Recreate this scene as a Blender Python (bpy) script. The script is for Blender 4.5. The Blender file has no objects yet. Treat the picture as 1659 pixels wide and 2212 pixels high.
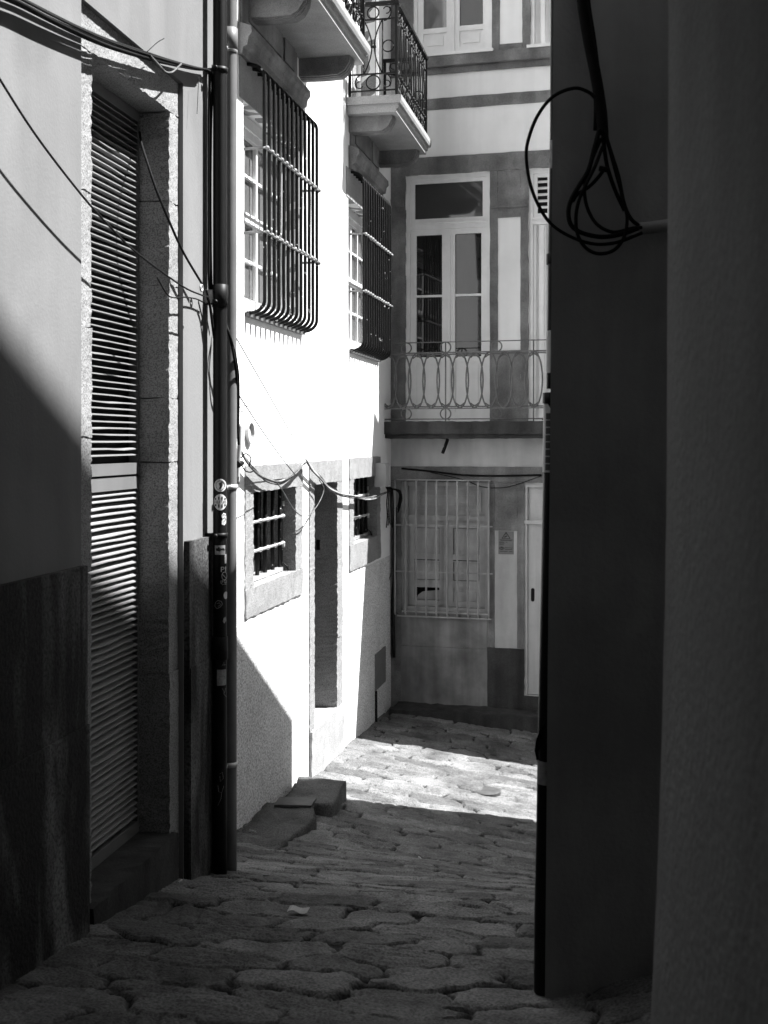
import bpy, bmesh, math, random
import numpy as np
from mathutils import Vector
R = random.Random(7)
scene = bpy.context.scene
C = scene.collection
EYE = 1.6                    # camera height above world zero
FPX, CX, CY = 2600.0, 830.0, 955.0   # survey constants: focal length, vanishing column, horizon row

# ------------------------------------------------------------------ frames
class Frame:
    """A vertical wall plane: s runs along it, h up from eye level, d out of it."""
    def __init__(self, ox, oz, ax, az, flip=False):
        l = math.hypot(ax, az); self.o = (ox, oz); self.a = (ax/l, az/l)
        self.n = (self.a[1], -self.a[0])
        if flip: self.n = (-self.n[0], -self.n[1])
    def w(self, s, h, d=0.0):
        return (self.o[0]+self.a[0]*s+self.n[0]*d, self.o[1]+self.a[1]*s+self.n[1]*d, h+EYE)
    def _t(self, x, d):
        u = (x-CX)/FPX
        return (d+self.o[0]*self.n[0]+self.o[1]*self.n[1])/(u*self.n[0]+self.n[1]), u
    def s(self, x, d=0.0):
        t, u = self._t(x, d)
        return (t*u-self.o[0])*self.a[0]+(t-self.o[1])*self.a[1]
    def h(self, x, y, d=0.0):
        t, u = self._t(x, d); return (CY-y)/FPX*t
    def p(self, x, y, d=0.0):
        return self.s(x, d), self.h(x, y, d)
    def pw(self, x, y, d=0.0):
        return self.w(self.s(x, d), self.h(x, y, d), d)

VA = 483/2600; VB = 524/2600
FA = Frame(-5600/2600, 0, VA, 1)                 # left ochre house
FB = Frame(-7400/2600, 0, VB, 1)                 # white house
FC = Frame(0.084, 14.54, 1, -0.27, False)        # house closing the alley
SC = math.hypot(1, .27)
def zA(z): return z*math.hypot(1, VA)            # depth -> s on wall A
def zB(z): return z*math.hypot(1, VB)
def ray(x, y, z):                                 # point at depth z
    return ((x-CX)/FPX*z, z, (CY-y)/FPX*z+EYE)

# ------------------------------------------------------------------ materials
def mat(name, base, var=0.25, scale=6.0, rough=0.85, bump=0.0, bscale=60.0, stretch=(1,1,1),
        speck=0.0, sscale=90.0, metal=0.0, spec=0.3, glint=0.0, blotch=0.0, bl=(1,1,1), streak=0.0, sedge=(.35,.62), sm=(5,5,.35), sdist=0.0):
    m = bpy.data.materials.new(name); m.use_nodes = True
    nt = m.node_tree; N = nt.nodes; L = nt.links
    b = N['Principled BSDF']
    b.inputs['Roughness'].default_value = rough; b.inputs['Metallic'].default_value = metal
    b.inputs['Specular IOR Level'].default_value = spec
    tc = N.new('ShaderNodeTexCoord')
    mp = N.new('ShaderNodeMapping'); mp.inputs['Scale'].default_value = stretch
    L.new(tc.outputs['Object'], mp.inputs['Vector'])
    n1 = N.new('ShaderNodeTexNoise'); n1.inputs['Scale'].default_value = scale
    n1.inputs['Detail'].default_value = 8; n1.inputs['Roughness'].default_value = .62
    L.new(mp.outputs[0], n1.inputs['Vector'])
    r = N.new('ShaderNodeMapRange'); r.inputs['From Min'].default_value = .3; r.inputs['From Max'].default_value = .7
    r.inputs['To Min'].default_value = base*(1-var); r.inputs['To Max'].default_value = min(.95, base*(1+var))
    L.new(n1.outputs['Fac'], r.inputs['Value'])
    val = r.outputs[0]
    def mul(a, bsock):
        k = N.new('ShaderNodeMath'); k.operation = 'MULTIPLY'; L.new(a, k.inputs[0]); L.new(bsock, k.inputs[1]); return k.outputs[0]
    if speck:
        n2 = N.new('ShaderNodeTexNoise'); n2.inputs['Scale'].default_value = sscale; n2.inputs['Detail'].default_value = 3
        L.new(tc.outputs['Object'], n2.inputs['Vector'])
        r2 = N.new('ShaderNodeMapRange'); r2.inputs['From Min'].default_value = .36; r2.inputs['From Max'].default_value = .56
        r2.inputs['To Min'].default_value = 1-speck; r2.inputs['To Max'].default_value = 1.0+speck*.3
        L.new(n2.outputs['Fac'], r2.inputs['Value']); val = mul(val, r2.outputs[0])
    if streak:
        mp3 = N.new('ShaderNodeMapping'); mp3.inputs['Scale'].default_value = sm
        L.new(tc.outputs['Object'], mp3.inputs['Vector'])
        n4 = N.new('ShaderNodeTexNoise'); n4.inputs['Scale'].default_value = 1.3; n4.inputs['Detail'].default_value = 8; n4.inputs['Distortion'].default_value = sdist
        L.new(mp3.outputs[0], n4.inputs['Vector'])
        r4 = N.new('ShaderNodeMapRange'); r4.inputs['From Min'].default_value = sedge[0]; r4.inputs['From Max'].default_value = sedge[1]
        r4.inputs['To Min'].default_value = 1-streak; r4.inputs['To Max'].default_value = 1.0+streak*.25
        L.new(n4.outputs['Fac'], r4.inputs['Value']); val = mul(val, r4.outputs[0])
    if glint:                                        # glints painted into the colour as pale flecks
        n6 = N.new('ShaderNodeTexNoise'); n6.inputs['Scale'].default_value = 22; n6.inputs['Detail'].default_value = 2
        L.new(tc.outputs['Object'], n6.inputs['Vector'])
        r6 = N.new('ShaderNodeMapRange'); r6.inputs['From Min'].default_value = .70; r6.inputs['From Max'].default_value = .73
        r6.inputs['To Min'].default_value = 1.0; r6.inputs['To Max'].default_value = glint
        L.new(n6.outputs['Fac'], r6.inputs['Value']); val = mul(val, r6.outputs[0])
    if blotch:
        mp5 = N.new('ShaderNodeMapping'); mp5.inputs['Scale'].default_value = bl; mp5.inputs['Location'].default_value = (3.1, 7.7, 1.3)
        L.new(tc.outputs['Object'], mp5.inputs['Vector'])
        n5 = N.new('ShaderNodeTexNoise'); n5.inputs['Scale'].default_value = 1.6; n5.inputs['Detail'].default_value = 7; n5.inputs['Distortion'].default_value = .8
        L.new(mp5.outputs[0], n5.inputs['Vector'])
        r5_ = N.new('ShaderNodeMapRange'); r5_.inputs['From Min'].default_value = .42; r5_.inputs['From Max'].default_value = .6
        r5_.inputs['To Min'].default_value = 1.0; r5_.inputs['To Max'].default_value = 1+blotch
        L.new(n5.outputs['Fac'], r5_.inputs['Value']); val = mul(val, r5_.outputs[0])
    cc = N.new('ShaderNodeCombineColor')
    for i in range(3): L.new(val, cc.inputs[i])
    L.new(cc.outputs[0], b.inputs['Base Color'])
    if bump:
        n3 = N.new('ShaderNodeTexNoise'); n3.inputs['Scale'].default_value = bscale; n3.inputs['Detail'].default_value = 4
        L.new(tc.outputs['Object'], n3.inputs['Vector'])
        bp = N.new('ShaderNodeBump'); bp.inputs['Strength'].default_value = bump; bp.inputs['Distance'].default_value = .01
        L.new(n3.outputs['Fac'], bp.inputs['Height']); L.new(bp.outputs[0], b.inputs['Normal'])
    return m

M = {}
M['ochre']   = mat('ochre_plaster', 0.155, .10, 1.1, .9, .12, 70, (1,1,.6), streak=.07, blotch=.16, bl=(1.2,1.2,.7))
M['white']   = mat('white_render', .80, .05, 2.0, .9, .10, 60)
M['rough']   = mat('white_roughcast', 0.66, .10, 3.0, .95, .9, 55, speck=.5, sscale=70)
M['granite'] = mat('granite', 0.24, .16, 5, .85, .35, 80, speck=.55, sscale=150)
M['granite_pale'] = mat('pale_granite', 0.29, .14, 4, .85, .3, 80, speck=.3, sscale=160)
M['granite_dark'] = mat('dark_granite', 0.045, .35, 3.5, .85, .3, 70, speck=.25, sscale=90, streak=.45)
M['granite_mid'] = mat('weathered_granite', 0.15, .38, 3.0, .85, .25, 60, speck=.25, sscale=120, streak=.2, blotch=.35, bl=(1.5,1.5,1))
M['plinth']  = mat('stained_plinth', 0.11, .40, 2.5, .9, .6, 60, speck=.55, sscale=75, streak=.85, sedge=(.42,.60), sm=(2.2,2.2,.5), sdist=1.2, blotch=.4, bl=(1.3,1.3,.8))
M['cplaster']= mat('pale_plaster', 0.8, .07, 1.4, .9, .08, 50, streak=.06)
M['clower']  = mat('shade_toned_plaster', .42, .14, 1.6, .9, .15, 50, streak=.25, sm=(3,3,.6), blotch=.2)  # base darkened to paint in street-level shade; streaks and blotches are stains
M['cwood']   = mat('shade_toned_door', .46, .1, 4, .55, .05, 40, streak=.2)  # darker copy of the white wood, street-level shade put into the colour
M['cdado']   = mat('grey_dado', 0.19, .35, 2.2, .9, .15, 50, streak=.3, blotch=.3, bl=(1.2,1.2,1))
M['wood']    = mat('white_painted_wood', 0.76, .08, 4, .5, .05, 40, streak=.08)
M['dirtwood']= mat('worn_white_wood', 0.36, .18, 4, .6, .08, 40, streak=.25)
M['alu']     = mat('grey_louvre', 0.14, .08, 3, .45, .04, 50, streak=.12)
M['slat']    = mat('louvre_slat', 0.24, .1, 3, .5, 0, 50)
M['iron']    = mat('black_iron', 0.006, .5, 20, .5, .25, 60, spec=.15, glint=70)
M['ironlit'] = mat('sunlit_iron', .20, .4, 25, .5, .4, 60, spec=.4)  # paler copy of the iron with sunlight put into the colour
M['rail']    = mat('grey_iron', 0.11, .3, 14, .5, .2, 60)
M['black']   = mat('black_paint', 0.006, .2, 10, .5, .05, 40, spec=.2)
M['pipe']    = mat('grey_pipe', 0.15, .18, 4, .45, .05, 50, streak=.25)
M['cable']   = mat('black_cable', .007, .3, 20, .75, spec=.12)
M['cablegrey']= mat('dusty_cable', .09, .6, 25, .7)
M['cablepale']= mat('pale_cable', .38, .4, 25, .7)
M['glass']   = mat('dark_glass', .012, .1, 3, .03, 0, spec=.5)
M['glass2']  = mat('reflection_toned_glass', .05, .15, 2, .04, 0, spec=.6)  # raised grey base paints in the balcony reflected in the transom
M['glassg']  = mat('curtained_glass', .12, .15, 3, .05, 0, stretch=(5,5,.3), spec=.8)
M['inner']   = mat('dark_interior', .008, .1, 3, .9)
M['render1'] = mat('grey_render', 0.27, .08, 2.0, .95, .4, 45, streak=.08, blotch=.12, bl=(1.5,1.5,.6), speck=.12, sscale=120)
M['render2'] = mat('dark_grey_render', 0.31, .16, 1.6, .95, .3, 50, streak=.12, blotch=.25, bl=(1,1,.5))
M['paper']   = mat('paper', 0.4, .1, 20, .8)
M['stickw']  = mat('white_sticker', .60, .1, 40, .6)
M['stickg']  = mat('grey_sticker', .32, .35, 50, .6)
M['ink']     = mat('black_ink', .015, .1, 30, .6)
M['box']     = mat('grey_plastic', .40, .06, 8, .5)
M['steel']   = mat('steel', .62, .1, 20, .35, metal=.6)
M['metalplate'] = mat('rusty_plate', .06, .3, 14, .6, .2, 80)
M['hatch']   = mat('grey_hatch', .16, .12, 6, .6, .05, 60)
M['slab']    = mat('worn_slab', 0.085, .3, 4, .85, .3, 60, speck=.2)
M['roof']    = mat('roof_tiles', .2, .2, 10, .9)

# ------------------------------------------------------------------ mesh builder
class MB:
    def __init__(self): self.v = []; self.f = []; self.smooth_from = None; self.sm = []
    def add(self, vs, fs, smooth=False):
        o = len(self.v); self.v += [tuple(p) for p in vs]
        self.f += [tuple(i+o for i in f) for f in fs]; self.sm += [smooth]*len(fs); return self
    def box(self, F, s0, s1, h0, h1, d0, d1):
        vs = [F.w(s, h, d) for s in (s0, s1) for h in (h0, h1) for d in (d0, d1)]
        return self.add(vs, [(0,1,3,2),(4,6,7,5),(0,4,5,1),(2,3,7,6),(0,2,6,4),(1,5,7,3)])
    def rbox(self, F, s0, s1, h0, h1, d0, d1, j=.004, step=.06):
        """box with a lightly chipped, uneven surface"""
        ns = max(1, int(abs(s1-s0)/step)); nh = max(1, int(abs(h1-h0)/step)); nd = max(1, min(3, int(abs(d1-d0)/step)))
        idx = {}; vs = []; fs = []
        def vid(i, k, l):
            key = (i, k, l)
            if key not in idx:
                e = ((i in (0, ns))+(k in (0, nh))+(l in (0, nd)))
                q = j*(1.0 if e >= 2 else .35)
                idx[key] = len(vs)
                vs.append(F.w(s0+(s1-s0)*i/ns+R.uniform(-q, q), h0+(h1-h0)*k/nh+R.uniform(-q, q), d0+(d1-d0)*l/nd+R.uniform(-q, q)*.8))
            return idx[key]
        for i in range(ns):
            for k in range(nh):
                for l in (0, nd): fs.append((vid(i,k,l), vid(i+1,k,l), vid(i+1,k+1,l), vid(i,k+1,l)))
        for i in range(ns):
            for l in range(nd):
                for k in (0, nh): fs.append((vid(i,k,l), vid(i+1,k,l), vid(i+1,k,l+1), vid(i,k,l+1)))
        for k in range(nh):
            for l in range(nd):
                for i in (0, ns): fs.append((vid(i,k,l), vid(i,k+1,l), vid(i,k+1,l+1), vid(i,k,l+1)))
        return self.add(vs, fs)
    def prism(self, F, pts, d0, d1):
        n = len(pts); vs = [F.w(s, h, d0) for s, h in pts]+[F.w(s, h, d1) for s, h in pts]
        fs = [tuple(range(n)), tuple(range(2*n-1, n-1, -1))]+[(i, (i+1) % n, n+(i+1) % n, n+i) for i in range(n)]
        return self.add(vs, fs)
    def extr(self, F, pts, s0, s1):
        """profile of (d, h) points swept along s"""
        n = len(pts); vs = [F.w(s0, h, d) for d, h in pts]+[F.w(s1, h, d) for d, h in pts]
        fs = [tuple(range(n)), tuple(range(2*n-1, n-1, -1))]+[(i, (i+1) % n, n+(i+1) % n, n+i) for i in range(n)]
        return self.add(vs, fs)
    def tube(self, pts, r, n=8, closed=False):
        P = [Vector(p) for p in pts]; m = len(P)
        rs = r if isinstance(r, (list, tuple)) else [r]*m
        vs = []; fs = []; up = None
        for i in range(m):
            if closed: t = P[(i+1) % m]-P[i-1]
            else: t = P[min(i+1, m-1)]-P[max(i-1, 0)]
            if t.length < 1e-9: t = Vector((0,0,1))
            t.normalize()
            if up is None:
                up = t.orthogonal().normalized()
            else:
                up = up-t*up.dot(t)
                up = up.normalized() if up.length > 1e-6 else t.orthogonal().normalized()
            b = t.cross(up)
            for k in range(n):
                a = 2*math.pi*k/n
                vs.append(P[i]+(up*math.cos(a)+b*math.sin(a))*rs[i])
        last = m if closed else m-1
        for i in range(last):
            for k in range(n):
                j = (i+1) % m
                fs.append((i*n+k, i*n+(k+1) % n, j*n+(k+1) % n, j*n+k))
        self.add(vs, fs, True)
        if not closed:
            o = len(self.v)-len(vs)
            self.f += [tuple(o+k for k in range(n))[::-1], tuple(o+(m-1)*n+k for k in range(n))]; self.sm += [False]*2
        return self
    def ball(self, c, r, n=8):
        vs = []; fs = []; m = max(4, n//2+1)
        for i in range(m+1):
            for k in range(n):
                t = math.pi*i/m; a = 2*math.pi*k/n
                vs.append((c[0]+r*math.sin(t)*math.cos(a), c[1]+r*math.sin(t)*math.sin(a), c[2]+r*math.cos(t)))
        for i in range(m):
            for k in range(n): fs.append((i*n+k, i*n+(k+1) % n, (i+1)*n+(k+1) % n, (i+1)*n+k))
        return self.add(vs, fs, True)
    def wall(self, F, s0, s1, h0, h1, holes, d0=0.0, T=.35):
        """solid wall with rectangular openings"""
        cs = sorted({s0, s1, *[x for q in holes for x in q[:2] if s0 < x < s1]})
        ch = sorted({h0, h1, *[x for q in holes for x in q[2:4] if h0 < x < h1]})
        bm = bmesh.new(); g = {}
        def vt(i, k):
            if (i, k) not in g: g[(i, k)] = bm.verts.new(F.w(cs[i], ch[k], d0))
            return g[(i, k)]
        fl = []
        for i in range(len(cs)-1):
            for k in range(len(ch)-1):
                cx, cy = (cs[i]+cs[i+1])/2, (ch[k]+ch[k+1])/2
                if any(q[0] < cx < q[1] and q[2] < cy < q[3] for q in holes): continue
                fl.append(bm.faces.new((vt(i,k), vt(i+1,k), vt(i+1,k+1), vt(i,k+1))))
        ret = bmesh.ops.extrude_face_region(bm, geom=fl, use_keep_orig=True)
        ev = [e for e in ret['geom'] if isinstance(e, bmesh.types.BMVert)]
        bmesh.ops.translate(bm, verts=ev, vec=Vector((-F.n[0]*T, -F.n[1]*T, 0)))
        bm.verts.index_update()
        self.add([v.co[:] for v in bm.verts], [tuple(v.index for v in f.verts) for f in bm.faces]); bm.free()
        return self
    def build(self, name, m, parent=None, label=None):
        me = bpy.data.meshes.new(name)
        L = Vector(parent_world(parent)) if parent else Vector((0,0,0))
        me.from_pydata([tuple(Vector(p)-L) for p in self.v], [], self.f)
        me.polygons.foreach_set('use_smooth', self.sm)
        bm = bmesh.new(); bm.from_mesh(me)
        bmesh.ops.recalc_face_normals(bm, faces=bm.faces); bm.to_mesh(me); bm.free()
        me.materials.append(m)
        o = bpy.data.objects.new(name, me); C.objects.link(o)
        if parent: o.parent = parent
        if label: o['label'] = label
        return o
def parent_world(o):
    p = Vector((0,0,0))
    while o: p += o.location; o = o.parent
    return p
def thing(name, label, cat, loc, group=None):
    o = bpy.data.objects.new(name, None); C.objects.link(o); o.location = loc
    o['label'] = label; o['category'] = cat
    if group: o['group'] = group
    return o
def tag(o, label, cat, group=None):
    o['label'] = label; o['category'] = cat
    if group: o['group'] = group
    return o
def smooth_path(pts, k=6):
    """Catmull-Rom through 3-D points"""
    P = [Vector(p) for p in pts]; P = [P[0]*2-P[1]]+P+[P[-1]*2-P[-2]]; out = []
    for i in range(1, len(P)-2):
        for j in range(k):
            t = j/k; a, b, c, d = P[i-1:i+3]
            out.append(.5*((2*b)+(c-a)*t+(2*a-5*b+4*c-d)*t*t+(3*b-a-3*c+d)*t**3))
    out.append(P[-2]); return out

# ------------------------------------------------------------------ ground
def sstep(a, b, x): 
    t = np.clip((x-a)/(b-a), 0, 1); return t*t*(3-2*t)
GZ = [-8, 0, 3, 4.3, 5, 6, 6.5, 7.5, 8.7, 10.4, 12.7, 14.5, 30]
GH = [.9, 1.35, 1.75, 1.965, 2.05, 2.21, 2.35, 2.62, 2.90, 3.03, 3.08, 3.17, 3.4]
LZ = [-8, 6, 9, 12.7, 14.6, 30]; LS = [.05, .05, .13, .15, .02, .02]
def ground(X, z):
    X = np.asarray(X, float); z = np.asarray(z, float)
    h = np.interp(z, GZ, GH)+np.interp(z, LZ, LS)*np.clip(X+.5, -2, 3.0)
    h = h-.13*sstep(.55, 1.1, X)*(1-sstep(4.2, 4.9, z))
    return -h+EYE
def vnoise(x, y, seed):
    """value noise in numpy"""
    xi = np.floor(x).astype(int); yi = np.floor(y).astype(int); xf = x-xi; yf = y-yi
    def hsh(a, b):
        n = (a*374761393+b*668265263+seed*974711) & 0x7fffffff
        n = ((n ^ (n >> 13))*1274126177) & 0x7fffffff
        return ((n ^ (n >> 16)) & 0xffff)/65535.0
    u = xf*xf*(3-2*xf); v = yf*yf*(3-2*yf)
    return (hsh(xi,yi)*(1-u)+hsh(xi+1,yi)*u)*(1-v)+(hsh(xi,yi+1)*(1-u)+hsh(xi+1,yi+1)*u)*v

def make_street():
    xs = np.arange(-2.3, 3.3, .0125); zs = np.concatenate([np.arange(2.6, 9.0, .0125), np.arange(9.0, 15.2, .018)])
    X, Z = np.meshgrid(xs, zs); nx, nz = len(xs), len(zs)
    # street-aligned coordinates; stones are irregular cells of a jittered brick lattice
    sx = X-.19*Z; sz = Z+.13*X
    sx = sx+.07*(vnoise(X*2.2, Z*2.2, 3)-.5)+.045*(vnoise(X*8, Z*8, 4)-.5)+.02*(vnoise(X*22, Z*22, 14)-.5)
    sz = sz+.12*(vnoise(X*1.6, Z*1.6, 5)-.5)+.045*(vnoise(X*7, Z*7, 6)-.5)+.02*(vnoise(X*20, Z*20, 16)-.5)
    rg = np.random.RandomState(5); CW, CD = .44, .205; NR, NC = 110, 70
    jx = rg.uniform(-.20, .20, (NR, NC))*CW*1.5; jz = rg.uniform(-.20, .20, (NR, NC))*CD*1.3; wt = rg.uniform(0, .34, (NR, NC))
    r0 = np.floor(sz/CD).astype(int); F1 = np.full(X.shape, 9.0); F2 = F1.copy(); sid = np.zeros(X.shape, int); loc = np.zeros(X.shape); lz = np.zeros(X.shape)
    for dr_i in (-2, -1, 0, 1, 2):
        r = np.clip(r0+dr_i+20, 0, NR-1); off = (r % 2)*.5
        c0 = np.floor(sx/CW-off).astype(int)
        for dc_i in (-2, -1, 0, 1, 2):
            c = np.clip(c0+dc_i+30, 0, NC-1)
            px = (c-30+.5+off)*CW+jx[r, c]; pz = (r-20+.5)*CD+jz[r, c]
            ax_, az_ = sx-px, sz-pz
            dd = ((np.abs(ax_)/CW)**4.5+(np.abs(az_)/CD)**4.5)**(1/4.5)-wt[r, c]
            nw = dd < F1; F2 = np.where(nw, F1, np.minimum(F2, dd)); F1 = np.where(nw, dd, F1)
            sid = np.where(nw, r*NC+c, sid); loc = np.where(nw, ax_, loc); lz = np.where(nw, az_, lz)
    d = (F2-F1)*.105
    tone = rg.rand(20000)[sid]; lift = rg.rand(20000)[sid]; kind = rg.rand(20000)[sid]
    tilt = rg.rand(20000)[sid]-.5; gw_ = rg.rand(20000)[sid]
    rough = vnoise(X*28, Z*28, 8)*.5+vnoise(X*60, Z*60, 9)*.5
    dj = d+.014*(vnoise(X*18, Z*18, 12)-.5)
    gap = 1-sstep(.0, .0055+.013*gw_**4, dj)
    prof = -.020*gap+.0025*sstep(0, .014, d)+(lift-.5)*.014+tilt*.035*loc+(rough-.5)*.008
    prof += (vnoise(X*11, Z*11, 21)-.5)*.010+(vnoise(X*3, Z*3, 22)-.5)*.012
    # some stones carry tooled grooves against slipping
    g1 = (kind > .86); g2 = (kind < .3)
    prof += np.where(g1, -.013*np.clip(np.sin((loc+.3*lz)*2*math.pi/.10)-.35, 0, 1)*sstep(.012, .03, d), 0)
    prof += np.where(g2, .0035*np.sin((lz+.08*loc)*2*math.pi/.045)*sstep(.008, .03, d), 0)
    Y = ground(X, Z)+prof
    V = np.stack([X, Z, Y], -1).reshape(-1, 3)
    i = np.arange((nz-1)*(nx-1)); r_, c_ = i//(nx-1), i % (nx-1); a = r_*nx+c_
    Fc = np.stack([a, a+1, a+nx+1, a+nx], -1)
    me = bpy.data.meshes.new('street')
    me.vertices.add(len(V)); me.vertices.foreach_set('co', V.ravel())
    me.loops.add(Fc.size); me.loops.foreach_set('vertex_index', Fc.ravel())
    me.polygons.add(len(Fc)); me.polygons.foreach_set('loop_start', np.arange(0, Fc.size, 4)); me.polygons.foreach_set('loop_total', np.full(len(Fc), 4))
    me.polygons.foreach_set('use_smooth', np.ones(len(Fc), bool))
    me.update(); me.validate()
    at = me.attributes.new('stone', 'FLOAT', 'POINT'); at.data.foreach_set('value', tone.ravel())
    ag = me.attributes.new('joint', 'FLOAT', 'POINT'); ag.data.foreach_set('value', gap.ravel())
    m = bpy.data.materials.new('street_granite'); m.use_nodes = True; nt = m.node_tree; N = nt.nodes; L = nt.links
    b = N['Principled BSDF']; b.inputs['Roughness'].default_value = .8; b.inputs['Specular IOR Level'].default_value = .2
    a1 = N.new('ShaderNodeAttribute'); a1.attribute_name = 'stone'
    a2 = N.new('ShaderNodeAttribute'); a2.attribute_name = 'joint'
    tc = N.new('ShaderNodeTexCoord')
    n1 = N.new('ShaderNodeTexNoise'); n1.inputs['Scale'].default_value = 3; n1.inputs['Detail'].default_value = 9; n1.inputs['Roughness'].default_value = .7
    n2 = N.new('ShaderNodeTexNoise'); n2.inputs['Scale'].default_value = 90; n2.inputs['Detail'].default_value = 4
    for n in (n1, n2): L.new(tc.outputs['Object'], n.inputs['Vector'])
    def mr(sock, a, b_, c, d_):
        q = N.new('ShaderNodeMapRange'); q.inputs['From Min'].default_value = a; q.inputs['From Max'].default_value = b_
        q.inputs['To Min'].default_value = c; q.inputs['To Max'].default_value = d_; L.new(sock, q.inputs['Value']); return q.outputs[0]
    def mul(a, b_):
        k = N.new('ShaderNodeMath'); k.operation = 'MULTIPLY'; L.new(a, k.inputs[0]); L.new(b_, k.inputs[1]); return k.outputs[0]
    v = mul(mr(a1.outputs['Fac'], 0, 1, .095, .185), mr(n1.outputs['Fac'], .3, .7, .35, 1.5))
    v = mul(v, mr(n2.outputs['Fac'], .35, .62, .5, 1.15)); v = mul(v, mr(a2.outputs['Fac'], .25, .9, 1, .16))
    cc = N.new('ShaderNodeCombineColor')
    for k in range(3): L.new(v, cc.inputs[k])
    L.new(cc.outputs[0], b.inputs['Base Color'])
    bp = N.new('ShaderNodeBump'); bp.inputs['Strength'].default_value = .8; bp.inputs['Distance'].default_value = .008
    L.new(n2.outputs['Fac'], bp.inputs['Height']); L.new(bp.outputs[0], b.inputs['Normal'])
    me.materials.append(m)
    o = bpy.data.objects.new('street', me); C.objects.link(o); o['kind'] = 'structure'
    return m
street_mat = make_street()
# plain earth sheet under and around the paving
gx = [-60, -10, -3, -2, -1, 0, 1, 2, 3, 6, 12, 60]; gz = [-60, -8, 0, 1, 2, 2.5, 4, 6, 8, 10, 12, 14.5, 16, 30, 90]
mb = MB(); vs = [(x, z, float(ground(x, z))-.09) for z in gz for x in gx]
n = len(gx)
mb.add(vs, [(r*n+c, r*n+c+1, (r+1)*n+c+1, (r+1)*n+c) for r in range(len(gz)-1) for c in range(n-1)])
o = mb.build('ground', M['slab']); o['kind'] = 'structure'

# ------------------------------------------------------------------ house A : ochre, left
A = thing('ochre_house', 'ochre plastered house on the left with a tall louvred door in a granite frame', 'house', FA.w(zA(5), -2.0, 0))
sl, sr = FA.s(176), FA.s(396)
ol, orr = FA.s(198, -.025), FA.s(366, -.025)
TOPA, LINT, SILL = 1.82, 1.645, -1.945
SE = zA(6.75)                                       # end of the wall, behind the drainpipes
MB().wall(FA, -7, SE, -3, 11.5, [(sl, sr, -3.2, TOPA)], 0, .35).build('wall', M['ochre'], A)
MB().box(FA, -7, SE-.002, -3, 11.45, -5, -.352).build('house_body', M['ochre'], A)
mb = MB()
mb.box(FA, -7, sl-.004, -3, -.505, -.02, .030)
mb.box(FA, sr+.012, SE-.01, -3, -.505, -.02, .030)
mb.build('plinth', M['plinth'], A)
mb = MB()
mb.box(FA, -7, sl-.006, -3, -1.15, 0, .040); mb.box(FA, sr+.016, SE-.012, -3, -1.15, 0, .036)
mb.build('plinth_course', M['plinth'], A)
# granite frame: jamb blocks and lintel, slightly behind the plaster face
mb = MB(); hh = [-2.6, -1.25, -.55, .02, .48, 1.05, LINT]
hr = [-2.6, -1.15, -.1, .22, .78, 1.2, LINT]
for (lo, hi) in zip(hh, hh[1:]): mb.rbox(FA, sl-.02, ol, lo+.002, hi-.002, -.22, -.025+R.uniform(-.003, .003), .0045, .022)
for (lo, hi) in zip(hr, hr[1:]): mb.rbox(FA, orr, sr+.02, lo+.002, hi-.002, -.22, -.025+R.uniform(-.003, .003), .0045, .022)
mb.rbox(FA, sl-.02, sr+.02, LINT+.002, TOPA+.02, -.22, -.025, .0045, .022)
mb.build('door_frame', M['granite'], A)
MB().rbox(FA, ol-.05, orr+.03, -2.7, SILL, -.3, .012, .006, .06).build('door_sill', M['granite_dark'], A)
door = MB().box(FA, ol-.03, orr+.02, SILL-.02, LINT+.02, -.30, -.235).build('door', M['inner'], A, 'tall narrow door closed by two tiers of grey louvred shutters')
SPL0, SPL1 = FA.h(250, 1030, -.16), FA.h(250, 1046, -.16)
def louvre(h0, h1, name_label):
    mb = MB(); D = -.19
    mb.box(FA, ol-.02, ol+.03, h0, h1, D-.04, D+.008); mb.box(FA, orr-.022, orr+.01, h0, h1, D-.04, D+.008)
    mb.box(FA, ol+.03, orr-.022, h0, h0+.055, D-.04, D+.010); mb.box(FA, ol+.03, orr-.022, h1-.06, h1, D-.04, D+.010)
    fr = mb.build('shutter', M['alu'], door, name_label)
    mb = MB(); h = h0+.07; hs = []
    while h < h1-.085: hs.append(h); h += .0315
    return fr, hs
def slats(hs, drop):
    mb = MB()
    for h in hs:
        D = -.19; j = R.uniform(-.0015, .0015); sl_ = drop*R.uniform(.85, 1.2)
        ns_ = 5; vs = []; bow = R.uniform(-.0025, .0025) if R.random() < .35 else R.uniform(-.0008, .0008); tl = R.uniform(-.0015, .0015)
        for q in range(ns_+1):
            t = q/ns_; dh = bow*math.sin(math.pi*t)+tl*(t-.5)+R.uniform(-.0004, .0004); dd_ = sl_+(R.uniform(-.003, .006) if R.random() < .2 else 0)
            for (d, h_) in ((D-.036, h+.028+j), (D-.032, h+.034+j), (D+.007, h+.034+j-dd_), (D+.007, h+.034+j-dd_-.005)): vs.append(FA.w(ol+.028+(orr-.02-ol-.028)*t, h_+dh, d))
        fs = [(q*4+k, q*4+(k+1) % 4, q*4+4+(k+1) % 4, q*4+4+k) for q in range(ns_) for k in range(4)]+[(0, 1, 2, 3), tuple(ns_*4+k for k in range(4))]
        mb.add(vs, fs)
    return mb
f1, h1_ = louvre(SPL0+.006, LINT+.01, 'upper louvred shutter, mostly sunlit')
f2, h2_ = louvre(SILL+.004, SPL0-.006, 'lower louvred shutter, sunlit only at the top')
for hs, drop in ((h1_, .006), (h2_, .016)):
    o = slats(hs, drop).build('slats', M['slat'], door)      # slat field of each tier

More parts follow.
